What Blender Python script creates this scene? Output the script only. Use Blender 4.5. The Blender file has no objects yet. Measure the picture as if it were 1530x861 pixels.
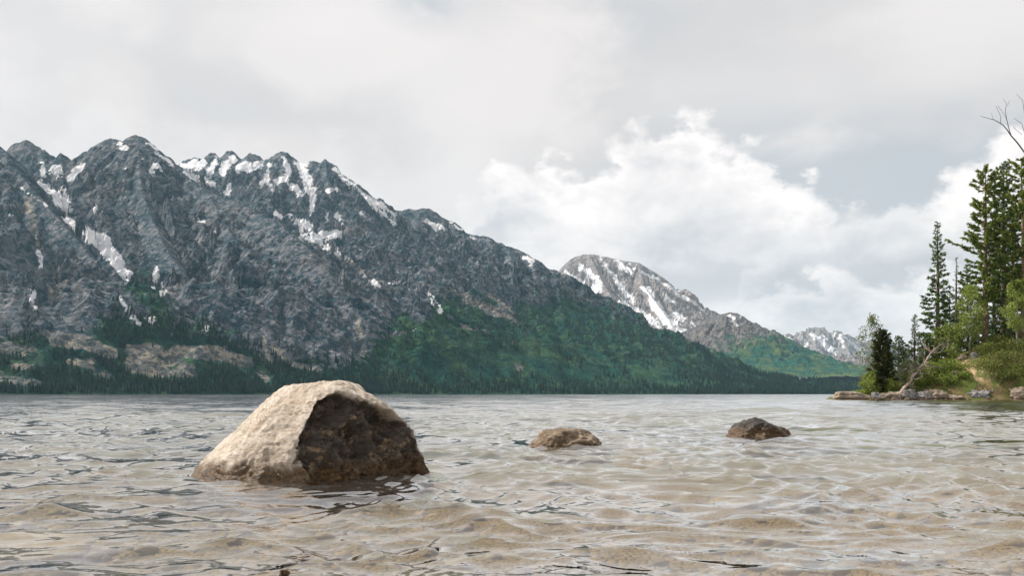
import bpy, math, random
import numpy as np
rad = math.radians
random.seed(7)
RNG = np.random.default_rng(7)
scene = bpy.context.scene
COL = scene.collection

# ------------------------------------------------------------------ camera
F, CX, HZ, H0 = 1487.5, 765.0, 589.3, 0.70      # focal length and horizon row in photo pixels, eye height in metres
cam = bpy.data.cameras.new('camera')
cam.sensor_width = 36.0
cam.lens = 36.0 * F / 1530.0
cam.shift_y = (HZ - 430.5) / 1530.0
cam.clip_start, cam.clip_end = 0.05, 80000.0
cam_ob = bpy.data.objects.new('camera', cam)
COL.objects.link(cam_ob)
cam_ob.location = (0, 0, H0)
cam_ob.rotation_euler = (rad(90), 0, 0)
scene.camera = cam_ob

def W(px, py, Y):                                # a pixel and a distance give a point
    return ((px - CX) / F * Y, Y, H0 + (HZ - py) / F * Y)

def on_water(px, py):                            # where a pixel's ray meets the lake surface
    Y = H0 * F / (py - HZ)
    return ((px - CX) / F * Y, Y)

# ------------------------------------------------------------------ node helpers
class NT:
    def __init__(self, tree):
        self.t = tree
        tree.nodes.clear()
    def n(self, kind, ins=None, **props):
        nd = self.t.nodes.new(kind)
        for k, v in props.items():
            setattr(nd, k, v)
        for k, v in (ins or {}).items():
            self.put(nd.inputs[k], v)
        return nd
    def put(self, sock, v):
        if hasattr(v, 'is_output'):
            self.t.links.new(v, sock)
        elif isinstance(v, (tuple, list)) and sock.type == 'RGBA' and len(v) == 3:
            sock.default_value = (*v, 1)
        else:
            sock.default_value = v
    def m(self, op, a, b=0.0, c=0.0, clamp=False):
        nd = self.n('ShaderNodeMath', operation=op, use_clamp=clamp)
        for i, v in enumerate((a, b, c)):
            self.put(nd.inputs[i], v)
        return nd.outputs[0]
    def ss(self, v, lo, hi, a=0.0, b=1.0):
        nd = self.n('ShaderNodeMapRange', {'Value': v, 'From Min': lo, 'From Max': hi, 'To Min': a, 'To Max': b},
                    interpolation_type='SMOOTHSTEP')
        return nd.outputs[0]
    def lin(self, v, lo, hi, a=0.0, b=1.0):
        return self.n('ShaderNodeMapRange', {'Value': v, 'From Min': lo, 'From Max': hi, 'To Min': a, 'To Max': b}).outputs[0]
    def mix(self, f, a, b):
        nd = self.n('ShaderNodeMix', data_type='RGBA')
        self.put(nd.inputs[0], f); self.put(nd.inputs[6], a); self.put(nd.inputs[7], b)
        return nd.outputs[2]
    def noise(self, vec, scale, detail=6.0, rough=0.55, dist=0.0):
        return self.n('ShaderNodeTexNoise', {'Vector': vec, 'Scale': scale, 'Detail': detail, 'Roughness': rough,
                                             'Distortion': dist}).outputs[0]
    def voro(self, vec, scale, feature='F1', **ins):
        d = {'Vector': vec, 'Scale': scale}
        d.update(ins)
        return self.n('ShaderNodeTexVoronoi', d, feature=feature).outputs[0]
    def mapping(self, vec, scale=(1, 1, 1), rot=(0, 0, 0), loc=(0, 0, 0)):
        return self.n('ShaderNodeMapping', {'Vector': vec, 'Scale': scale, 'Rotation': rot, 'Location': loc}).outputs[0]
    def pos(self):
        return self.n('ShaderNodeNewGeometry').outputs['Position']

# ------------------------------------------------------------------ sun and sky
SUN_EL, SUN_AZ = rad(46), rad(-76)               # azimuth from the view direction (+Y), negative is to the left
to_sun = (math.sin(SUN_AZ) * math.cos(SUN_EL), math.cos(SUN_AZ) * math.cos(SUN_EL), math.sin(SUN_EL))
sun = bpy.data.lights.new('sun', 'SUN')
sun.energy = 5.0
sun.angle = rad(2.0)
sun.color = (1.0, 0.93, 0.84)
sun_ob = bpy.data.objects.new('sun', sun)
COL.objects.link(sun_ob)
sun_ob.location = (-60, 15, 70)
sun_ob.rotation_euler = (math.pi / 2 - SUN_EL, 0, -SUN_AZ + math.pi)

world = bpy.data.worlds.new('World')
scene.world = world
world.use_nodes = True
world.cycles.sampling_method = 'MANUAL'
world.cycles.sample_map_resolution = 256
w = NT(world.node_tree)
dirv = w.n('ShaderNodeTexCoord').outputs['Generated']
sep = w.n('ShaderNodeSeparateXYZ', {'Vector': dirv})
az = w.m('ARCTAN2', sep.outputs[0], sep.outputs[1])
el = w.m('ARCSINE', sep.outputs[2])
AZ0, EL1 = 0.62, 0.46
az01 = w.lin(az, -AZ0, AZ0)

def sky_angles(px, py):
    return math.atan((px - CX) / F), math.atan((HZ - py) / math.hypot(F, px - CX))

den = w.m('ADD', sep.outputs[1], 1.06)                 # flat chart of the sky round the view direction
chart = w.n('ShaderNodeCombineXYZ', {0: w.m('DIVIDE', sep.outputs[0], den), 1: w.m('MULTIPLY', w.m('DIVIDE', sep.outputs[2], den), 1.6)}).outputs[0]
def sky_noise(scale, detail, rough, dist=0.0):
    return w.n('ShaderNodeTexNoise', {'Vector': chart, 'Scale': scale, 'Detail': detail, 'Roughness': rough, 'Distortion': dist}, noise_dimensions='2D')
fb_low = sky_noise(6.0, 2, 0.5).outputs[0]
fb_mid = sky_noise(17.0, 5, 0.55, 0.25).outputs[0]
hi_nd = sky_noise(48.0, 4, 0.6)
fb_hi = hi_nd.outputs[0]
warp = w.n('ShaderNodeVectorMath', {0: chart, 1: w.n('ShaderNodeVectorMath', {0: hi_nd.outputs[1], 'Scale': 0.022}, operation='SCALE').outputs[0]}, operation='ADD').outputs[0]
vor = w.n('ShaderNodeTexVoronoi', {'Vector': warp, 'Scale': 30.0, 'Detail': 2.0, 'Roughness': 0.5, 'Smoothness': 0.4},
          feature='SMOOTH_F1', normalize=True, voronoi_dimensions='2D').outputs[0]
bil = w.m('SUBTRACT', 1.0, vor)

nish = w.n('ShaderNodeTexSky', sky_type='NISHITA', sun_disc=False, sun_elevation=SUN_EL, sun_rotation=SUN_AZ)
nish_s = w.n('ShaderNodeMix', data_type='RGBA', blend_type='MULTIPLY')
nish_s.inputs[0].default_value = 1.0
w.put(nish_s.inputs[6], nish.outputs[0]); nish_s.inputs[7].default_value = (0.10, 0.10, 0.10, 1)
GREY, PALE, BLUE, WHITE = (0.66, 0.65, 0.655), (0.81, 0.785, 0.78), (0.52, 0.56, 0.60), (1.02, 0.975, 0.96)
sheet = w.mix(w.ss(w.m('ADD', w.m('MULTIPLY', fb_low, 0.75), w.m('MULTIPLY', fb_mid, 0.3)), 0.40, 0.66), GREY, PALE)

def soft_patch(col, target, px, py, rx, ry, amt, base):
    """a broad streak of cloud of another tone, broken up by the cloud noise"""
    a, e = sky_angles(px, py)
    dx = w.m('DIVIDE', w.m('SUBTRACT', az, a), rx / F)
    dy = w.m('DIVIDE', w.m('SUBTRACT', el, e), ry / F)
    d = w.m('SQRT', w.m('ADD', w.m('MULTIPLY', dx, dx), w.m('MULTIPLY', dy, dy)))
    d = w.m('ADD', d, w.m('MULTIPLY', w.m('SUBTRACT', base, 0.5), 1.9))
    return w.mix(w.ss(d, 1.15, 0.25, 0.0, amt), col, target)

# light and blue-grey streaks in the high sheet
for px, py, rx, ry, amt, c in ((1290, 255, 340, 85, 0.85, BLUE), (1130, 180, 200, 40, 0.4, BLUE), (100, 60, 200, 60, 0.5, GREY), (330, 130, 150, 35, 0.5, GREY), (560, 190, 160, 40, 0.4, GREY), (640, 8, 90, 45, 0.8, BLUE), (930, 30, 120, 60, 0.35, BLUE),
                               (1180, 130, 330, 60, 0.35, PALE), (480, 60, 230, 90, 0.75, (0.86, 0.82, 0.81)),
                               (760, 100, 190, 150, 0.85, (0.84, 0.80, 0.79)), (160, 140, 70, 80, 0.9, (0.77, 0.74, 0.73)),
                               (360, 215, 190, 40, 0.6, (0.79, 0.75, 0.74)), (1450, 90, 140, 40, 0.45, PALE)):
    sheet = soft_patch(sheet, c, px, py, rx, ry, amt, fb_mid)

def bank(col, pts, soft, k_bil, k_fb, base_col, rim=WHITE, depth=0.07):
    """a cumulus bank: everything below a billowed top edge, bright at the crown and greyer towards its base"""
    fc = w.n('ShaderNodeFloatCurve')
    cv = fc.mapping.curves[0]
    q = [(min(max((a + AZ0) / (2 * AZ0), 0), 1), min(max((e + 0.1) / EL1, 0), 1)) for a, e in (sky_angles(*p) for p in pts)]
    q = [(0.0, q[0][1])] + q + [(1.0, q[-1][1])]
    cv.points[0].location, cv.points[1].location = q[0], q[-1]
    for p in q[1:-1]:
        cv.points.new(*p)
    for p in cv.points:
        p.handle_type = 'VECTOR'
    fc.mapping.update()
    w.put(fc.inputs['Value'], az01)
    top = w.m('SUBTRACT', w.m('MULTIPLY', fc.outputs[0], EL1), 0.1)
    t = w.m('SUBTRACT', top, el)
    t = w.m('ADD', t, w.m('MULTIPLY', w.m('SUBTRACT', bil, 0.62), k_bil))
    t = w.m('ADD', t, w.m('MULTIPLY', w.m('SUBTRACT', fb_hi, 0.5), k_fb))
    shade = w.m('ADD', w.m('MULTIPLY', w.ss(t, 0.004, depth), 0.75),
                w.m('MULTIPLY', w.m('SUBTRACT', w.m('ADD', fb_mid, w.m('MULTIPLY', vor, 0.5)), 0.70), 2.3), clamp=True)
    return w.mix(w.ss(t, 0.0, soft), col, w.mix(shade, rim, base_col))

sheet = bank(sheet, [(-260, 230), (40, 205), (110, 120), (160, 96), (200, 150), (250, 190), (340, 185), (420, 205), (500, 180), (560, 230), (700, 330), (900, 640)],
             0.06, 0.09, 0.09, (0.70, 0.69, 0.69), rim=(0.80, 0.775, 0.77), depth=0.10)
sheet = bank(sheet, [(560, 640), (640, 375), (690, 305), (735, 252), (780, 232), (835, 244), (885, 250), (925, 200), (960, 172), (1035, 160),
                     (1065, 196), (1110, 208), (1150, 230), (1170, 272), (1215, 268), (1245, 312), (1310, 350), (1420, 400), (1640, 420)],
             0.032, 0.085, 0.09, (0.64, 0.65, 0.675))
sheet = bank(sheet, [(1150, 640), (1250, 420), (1340, 330), (1390, 285), (1415, 243), (1450, 222), (1480, 208), (1505, 182), (1530, 165), (1640, 140)],
             0.035, 0.07, 0.08, (0.74, 0.735, 0.745), depth=0.11)
sheet = bank(sheet, [(1040, 640), (1110, 400), (1165, 342), (1230, 320), (1290, 312), (1340, 322), (1400, 306), (1450, 330), (1500, 345), (1640, 350)],
             0.020, 0.07, 0.07, (0.60, 0.61, 0.64), rim=(0.84, 0.83, 0.835), depth=0.055)
sheet = bank(sheet, [(700, 640), (830, 540), (930, 490), (1000, 462), (1090, 446), (1180, 428), (1290, 415), (1350, 422), (1400, 402), (1530, 392), (1640, 390)],
             0.020, 0.07, 0.07, (0.66, 0.665, 0.69), rim=(0.96, 0.925, 0.92), depth=0.06)
sheet = soft_patch(sheet, (0.60, 0.61, 0.635), 1010, 425, 170, 34, 0.75, fb_mid)
final = w.mix(0.96, nish_s.outputs[2], sheet)    # thin gaps let a little of the clear sky through
warm = w.n('ShaderNodeMix', {0: 1.0}, data_type='RGBA', blend_type='MULTIPLY')
w.put(warm.inputs[6], final); warm.inputs[7].default_value = (1.0, 0.985, 0.972, 1)
bg = w.n('ShaderNodeBackground', {'Color': warm.outputs[2], 'Strength': 0.87})
w.n('ShaderNodeOutputWorld', {'Surface': bg.outputs[0]})

scene.view_settings.view_transform = 'Standard'
scene.view_settings.look = 'None'
scene.view_settings.exposure = 0.38
scene.view_settings.gamma = 1.0
scene.view_settings.use_curve_mapping = False
scene.render.engine = 'CYCLES'
scene.cycles.use_denoising = True
try:
    scene.cycles.denoiser = 'OPENIMAGEDENOISE'
    scene.cycles.denoising_prefilter = 'ACCURATE'
except Exception:
    pass
scene.cycles.max_bounces = 8
scene.cycles.diffuse_bounces = 2
scene.cycles.glossy_bounces = 3
scene.cycles.transmission_bounces = 4
scene.cycles.transparent_max_bounces = 12
scene.cycles.volume_bounces = 0
scene.cycles.sample_clamp_indirect = 6.0

# ------------------------------------------------------------------ numpy noise
def _hash(ix, iy, iz, seed):
    h = (ix.astype(np.uint32) * np.uint32(374761393) + iy.astype(np.uint32) * np.uint32(668265263)
         + iz.astype(np.uint32) * np.uint32(2246822519) + np.uint32((seed * 974711 + 12345) & 0xffffffff))
    h = (h ^ (h >> np.uint32(13))) * np.uint32(1274126177)
    return h ^ (h >> np.uint32(16))

def noise2(x, y, seed=0):
    x = np.asarray(x, float); y = np.asarray(y, float)
    xi, yi = np.floor(x).astype(np.int64), np.floor(y).astype(np.int64)
    fx, fy = x - xi, y - yi
    u, v = fx ** 3 * (fx * (fx * 6 - 15) + 10), fy ** 3 * (fy * (fy * 6 - 15) + 10)
    z = np.zeros_like(xi)
    def g(a, b):
        an = _hash(xi + a, yi + b, z, seed) * (2 * math.pi / 4294967296.0)
        return np.cos(an) * (fx - a) + np.sin(an) * (fy - b)
    n0 = g(0, 0) * (1 - u) + g(1, 0) * u
    n1 = g(0, 1) * (1 - u) + g(1, 1) * u
    return (n0 * (1 - v) + n1 * v) * 1.45

_GR = RNG.normal(size=(256, 3)); _GR /= np.linalg.norm(_GR, axis=1)[:, None]
def noise3(p, seed=0):
    pi = np.floor(p).astype(np.int64)
    f = p - pi
    q = f ** 3 * (f * (f * 6 - 15) + 10)
    out = 0
    for a in (0, 1):
        for b in (0, 1):
            for c in (0, 1):
                g = _GR[_hash(pi[:, 0] + a, pi[:, 1] + b, pi[:, 2] + c, seed) & np.uint32(255)]
                d = g[:, 0] * (f[:, 0] - a) + g[:, 1] * (f[:, 1] - b) + g[:, 2] * (f[:, 2] - c)
                wt = (q[:, 0] if a else 1 - q[:, 0]) * (q[:, 1] if b else 1 - q[:, 1]) * (q[:, 2] if c else 1 - q[:, 2])
                out = out + d * wt
    return out * 1.5

def fbm2(x, y, octs=5, seed=0, gain=0.5):
    s, a, f = 0, 1.0, 1.0
    for o in range(octs):
        s = s + a * noise2(x * f, y * f, seed + o * 17); a *= gain; f *= 2.03
    return s
def ridged2(x, y, octs=5, seed=0, gain=0.5):
    s, a, f, wgt = 0, 1.0, 1.0, 1.0
    for o in range(octs):
        n = (1 - np.abs(noise2(x * f, y * f, seed + o * 31))) ** 2
        s = s + a * n * wgt; wgt = np.clip(n * 1.6, 0, 1); a *= gain; f *= 2.03
    return s
def fbm3(p, octs=4, seed=0, gain=0.5):
    s, a, f = 0, 1.0, 1.0
    for o in range(octs):
        s = s + a * noise3(p * f, seed + o * 13); a *= gain; f *= 2.03
    return s
def sstep(x, a, b):
    t = np.clip((x - a) / (b - a), 0, 1)
    return t * t * (3 - 2 * t)

# ------------------------------------------------------------------ mesh helpers
def raw_mesh(name, verts, faces, smooth=True, attrs=None):
    """faces: one array (n,3) or (n,4), or a list of such arrays"""
    if not isinstance(faces, list):
        faces = [faces]
    faces = [np.asarray(f, np.int32) for f in faces if len(f)]
    me = bpy.data.meshes.new(name)
    verts = np.asarray(verts, np.float32)
    me.vertices.add(len(verts)); me.vertices.foreach_set('co', verts.ravel())
    nl = sum(f.size for f in faces); npol = sum(len(f) for f in faces)
    me.loops.add(nl); me.polygons.add(npol)
    me.loops.foreach_set('vertex_index', np.concatenate([f.ravel() for f in faces]))
    tot = np.concatenate([np.full(len(f), f.shape[1], np.int32) for f in faces])
    me.polygons.foreach_set('loop_start', np.concatenate([[0], np.cumsum(tot)[:-1]]).astype(np.int32))
    me.polygons.foreach_set('loop_total', tot)
    me.polygons.foreach_set('use_smooth', np.full(npol, smooth))
    for k, v in (attrs or {}).items():
        at = me.attributes.new(k, 'FLOAT', 'POINT')
        at.data.foreach_set('value', np.asarray(v, np.float32))
    me.update(calc_edges=True)
    return me

def link(name, me, mat=None, parent=None, loc=None, **props):
    o = bpy.data.objects.new(name, me)
    COL.objects.link(o)
    if mat is not None and me is not None and not me.materials:
        me.materials.append(mat)
    if parent is not None:
        o.parent = parent
    if loc is not None:
        o.location = loc
    for k, v in props.items():
        if v:
            o[k] = v
    return o

def grid_faces(nr, nc):
    i = np.arange((nr - 1) * (nc - 1))
    r, c = i // (nc - 1), i % (nc - 1)
    a = r * nc + c
    return np.stack([a, a + 1, a + nc + 1, a + nc], 1)

class Soup:
    """collects tubes, blades and other small faces into one mesh"""
    def __init__(self):
        self.v, self.q, self.t, self.n = [], [], [], 0
    def add(self, v, q=None, t=None):
        if q is not None and len(q): self.q.append(np.asarray(q) + self.n)
        if t is not None and len(t): self.t.append(np.asarray(t) + self.n)
        self.v.append(np.asarray(v, float)); self.n += len(v)
    def tube(self, pts, radii, sides=6):
        pts = np.asarray(pts, float); n = len(pts)
        tan = np.gradient(pts, axis=0); tan /= np.linalg.norm(tan, axis=1)[:, None] + 1e-9
        ref = np.array([0.31, 0.95, 0.05]) if abs(tan[0][2]) > 0.7 else np.array([0, 0, 1.0])
        a = np.cross(tan, ref); a /= np.linalg.norm(a, axis=1)[:, None] + 1e-9
        b = np.cross(tan, a)
        an = np.arange(sides) / sides * 2 * math.pi
        v = pts[:, None] + (np.cos(an)[None, :, None] * a[:, None] + np.sin(an)[None, :, None] * b[:, None]) * np.asarray(radii)[:, None, None]
        i = np.arange((n - 1) * sides); r, c = i // sides, i % sides
        q = np.stack([r * sides + c, r * sides + (c + 1) % sides, (r + 1) * sides + (c + 1) % sides, (r + 1) * sides + c], 1)
        vv = np.concatenate([v.reshape(-1, 3), pts[-1:]])
        k = np.arange(sides)
        t = np.stack([(n - 1) * sides + k, (n - 1) * sides + (k + 1) % sides, np.full(sides, n * sides)], 1)
        self.add(vv, q, t)
    def blades(self, pos, d, side, ln, wd):
        """one leaf-shaped four-cornered face for each position"""
        n = len(pos); ln = np.asarray(ln)[:, None]; wd = np.asarray(wd)[:, None]
        d = d / (np.linalg.norm(d, axis=1)[:, None] + 1e-9)
        side = side - d * (side * d).sum(1)[:, None]; side /= np.linalg.norm(side, axis=1)[:, None] + 1e-9
        v = np.stack([pos, pos + d * ln * 0.45 + side * wd * 0.5, pos + d * ln, pos + d * ln * 0.45 - side * wd * 0.5], 1)
        self.add(v.reshape(-1, 3), np.arange(n * 4).reshape(n, 4))
    def mesh(self, name, smooth=True):
        fs = []
        if self.q: fs.append(np.concatenate(self.q))
        if self.t: fs.append(np.concatenate(self.t))
        return raw_mesh(name, np.concatenate(self.v), fs, smooth)

def material(name):
    m = bpy.data.materials.new(name); m.use_nodes = True
    return m, NT(m.node_tree)

def finish(nt, shader, disp=None):
    o = nt.n('ShaderNodeOutputMaterial', {'Surface': shader})
    if disp is not None:
        nt.put(o.inputs['Displacement'], disp)

def principled(nt, color, rough=0.8, normal=None, spec=0.3, **ins):
    d = {'Base Color': color, 'Roughness': rough, 'Specular IOR Level': spec}
    d.update(ins)
    if normal is not None: d['Normal'] = normal
    return nt.n('ShaderNodeBsdfPrincipled', d).outputs[0]

def bump(nt, h, strength=0.5, dist=1.0, normal=None):
    d = {'Height': h, 'Strength': strength, 'Distance': dist}
    if normal is not None: d['Normal'] = normal
    return nt.n('ShaderNodeBump', d).outputs[0]

#=TERRAIN=
# ------------------------------------------------------------------ mountains
def stroke_field(PX, PY, strokes):
    """how far inside the nearest stroke a point lies, in photo pixels (negative outside)"""
    out = np.full(PX.shape, -60.0)
    for s in strokes:
        s = [tuple(p) for p in s]
        if len(s) == 1: s = s * 2
        for (x0, y0, r0), (x1, y1, r1) in zip(s[:-1], s[1:]):
            lo_x, hi_x = min(x0, x1) - 40, max(x0, x1) + 40
            lo_y, hi_y = min(y0, y1) - 40, max(y0, y1) + 40
            k = (PX > lo_x) & (PX < hi_x) & (PY > lo_y) & (PY < hi_y)
            if not k.any(): continue
            dx, dy = x1 - x0, y1 - y0
            t = np.clip(((PX[k] - x0) * dx + (PY[k] - y0) * dy) / (dx * dx + dy * dy + 1e-6), 0, 1)
            d = (r0 + (r1 - r0) * t) - np.hypot(PX[k] - x0 - t * dx, PY[k] - y0 - t * dy)
            out[k] = np.maximum(out[k], d)
    return out

def poly_field(PX, PY, poly):
    """signed distance in photo pixels to a polygon, positive inside"""
    d = np.full(PX.shape, 1e9); ins = np.zeros(PX.shape, bool)
    for (x0, y0), (x1, y1) in zip(poly, poly[1:] + poly[:1]):
        dx, dy = x1 - x0, y1 - y0
        t = np.clip(((PX - x0) * dx + (PY - y0) * dy) / (dx * dx + dy * dy + 1e-9), 0, 1)
        d = np.minimum(d, np.hypot(PX - x0 - t * dx, PY - y0 - t * dy))
        if y0 != y1:
            c = ((y0 > PY) != (y1 > PY)) & (PX < (x1 - x0) * (PY - y0) / (y1 - y0) + x0)
            ins ^= c
    return np.where(ins, d, -d)

def ridge_height(X, Y, ridges):
    """ridge lines with slopes falling away from them; also the place along and away from the ruling ridge"""
    best = np.full(X.shape, -1e9); S = np.zeros(X.shape); D = np.zeros(X.shape); acc = np.zeros(X.shape)
    K = 0.03
    for ri, (pts, s, p) in enumerate(ridges):
        run = ri * 5000.0
        cand = np.full(X.shape, -1e9); cs = np.zeros(X.shape); cd = np.zeros(X.shape)
        for (x0, y0, z0), (x1, y1, z1) in zip(pts[:-1], pts[1:]):
            dx, dy = x1 - x0, y1 - y0; L = math.hypot(dx, dy)
            t = np.clip(((X - x0) * dx + (Y - y0) * dy) / (L * L), 0, 1)
            d = np.hypot(X - x0 - t * dx, Y - y0 - t * dy)
            h = np.maximum(z0 + (z1 - z0) * t, 1.0)
            z = h * np.exp(-(s * d / h) ** p)
            k = z > cand
            cand[k] = z[k]; cs[k] = (run + t * L)[k]; cd[k] = d[k]
            run += L
        k = cand > best
        S[k] = cs[k]; D[k] = cd[k]; best = np.maximum(best, cand)
        acc += np.exp(np.minimum(cand * K, 60.0))
    return np.maximum(best, np.log(acc) / K - math.log(1.0) / K) * 0.25 + best * 0.75, S, D

def mountain(name, ridges, xr, yr, step, shore=None, gully=(120, 30), rough=1.0, extra=None, back=None, fields=None, mat=None, seed=0, label='', cap=None):
    xs = np.arange(xr[0], xr[1], step); ys = np.arange(yr[0], yr[1], step)
    Y, X = np.meshgrid(ys, xs, indexing='ij')
    wx = X + 45 * fbm2(X / 330, Y / 330, 3, seed + 3); wy = Y + 45 * fbm2(X / 330 + 9, Y / 330, 3, seed + 4)
    Z0, S0, D0 = ridge_height(X, Y, ridges)
    Z1, S1, D1 = ridge_height(wx, wy, ridges)
    k = sstep(D0, 20, 260)
    Z = Z0 * (1 - k) + Z1 * k
    if cap is not None:                           # slopes beside a falling crest stay below that crest
        q = sorted((p[0], p[2]) for p in cap)
        lim = np.interp(X, [a for a, b in q], [b for a, b in q], left=5000.0)
        Z = np.minimum(Z, lim)
        if shore is not None:
            q = sorted((p[0], p[1]) for p in cap)
            dY = np.maximum(np.interp(X, [a for a, b in q], [b for a, b in q]) - Y, 0)
            face = np.minimum(lim, lim * np.exp(-0.60 * dY / np.maximum(lim, 60)) + 14)
            k = sstep(X, -420, 60)
            Z = Z * (1 - k) + np.minimum(Z, face) * k
    else:
        lim = None
    lam, amp = gully
    hi = np.clip(Z / 400.0, 0.05, 1.0)
    g = ridged2((S1 + 30 * fbm2(X / 90, Y / 90, 2, seed + 8)) / lam, D1 / (lam * 6.5), 5, seed + 5, 0.55)
    Z += (g - 1.25) * amp * sstep(D0, 10, 220) * hi
    g2 = ridged2((S1 + 60 * fbm2(X / 200, Y / 200, 2, seed + 18)) / (lam * 3.0), D1 / (lam * 16), 4, seed + 15, 0.5)
    Z += (g2 - 1.25) * amp * 1.25 * sstep(D0, 25, 420) * hi
    r = ridged2(X / 210 + 3, Y / 210, 6, seed + 6, 0.62)
    Z += (r - 1.2) * 17 * rough * sstep(D0, 15, 200) * hi
    Z += fbm2(X / 45, Y / 45, 4, seed + 7, 0.6) * 5 * rough * (0.35 + 0.65 * sstep(D0, 0, 80)) * (0.3 + 0.7 * hi)
    Z += (ridged2(X / (6.5 * step) + 7, Y / (6.5 * step), 3, seed + 16, 0.6) - 0.95) * step * 1.1 * rough * sstep(D0, 5, 60) * sstep(Z, 60, 260)
    if lim is not None:
        Z = np.minimum(Z, lim + step * 0.5 * fbm2(X / step / 3, Y / step / 3, 3, seed + 12))
    if extra is not None:
        Z = extra(X, Y, Z)
    if shore is not None:
        u = Y - shore(X)
        Z = np.where(u > 0, Z * sstep(u, -20, 420) + np.minimum(u * 0.03, 6) + 0.4, u * 0.12 - 0.4)
    PX, PY = CX + X / Y * F, HZ - (Z - H0) / Y * F
    q_ = 60 * step / 7.0; PX = PX + 3.4 * fbm2(X / q_, (Z + 0.4 * Y) / q_, 4, seed + 9, 0.6); PY = PY + 3.4 * fbm2(X / q_ + 5, (Z + 0.4 * Y) / q_, 4, seed + 10, 0.6)
    at = {k: f(X, Y, Z, PX, PY) for k, f in (fields or {}).items()}
    fc = grid_faces(*X.shape)
    if back is not None:                          # leave out the far side well behind the skyline
        keep = back(X, Y).ravel()
        fc = fc[keep[fc].all(1)]
        used = np.zeros(X.size, bool); used[fc] = True
        idx = np.cumsum(used) - 1
        fc = idx[fc]
        v = np.stack([X, Y, Z], -1).reshape(-1, 3)[used]
        at = {k: a.ravel()[used] for k, a in at.items()}
    else:
        v = np.stack([X, Y, Z], -1).reshape(-1, 3); at = {k: a.ravel() for k, a in at.items()}
    me = raw_mesh(name, v, fc, False, at)
    o = link(name, me, mat, kind='structure', label=label)
    return o, (xs, ys, Z, {k: f for k, f in (fields or {}).items()})

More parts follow.
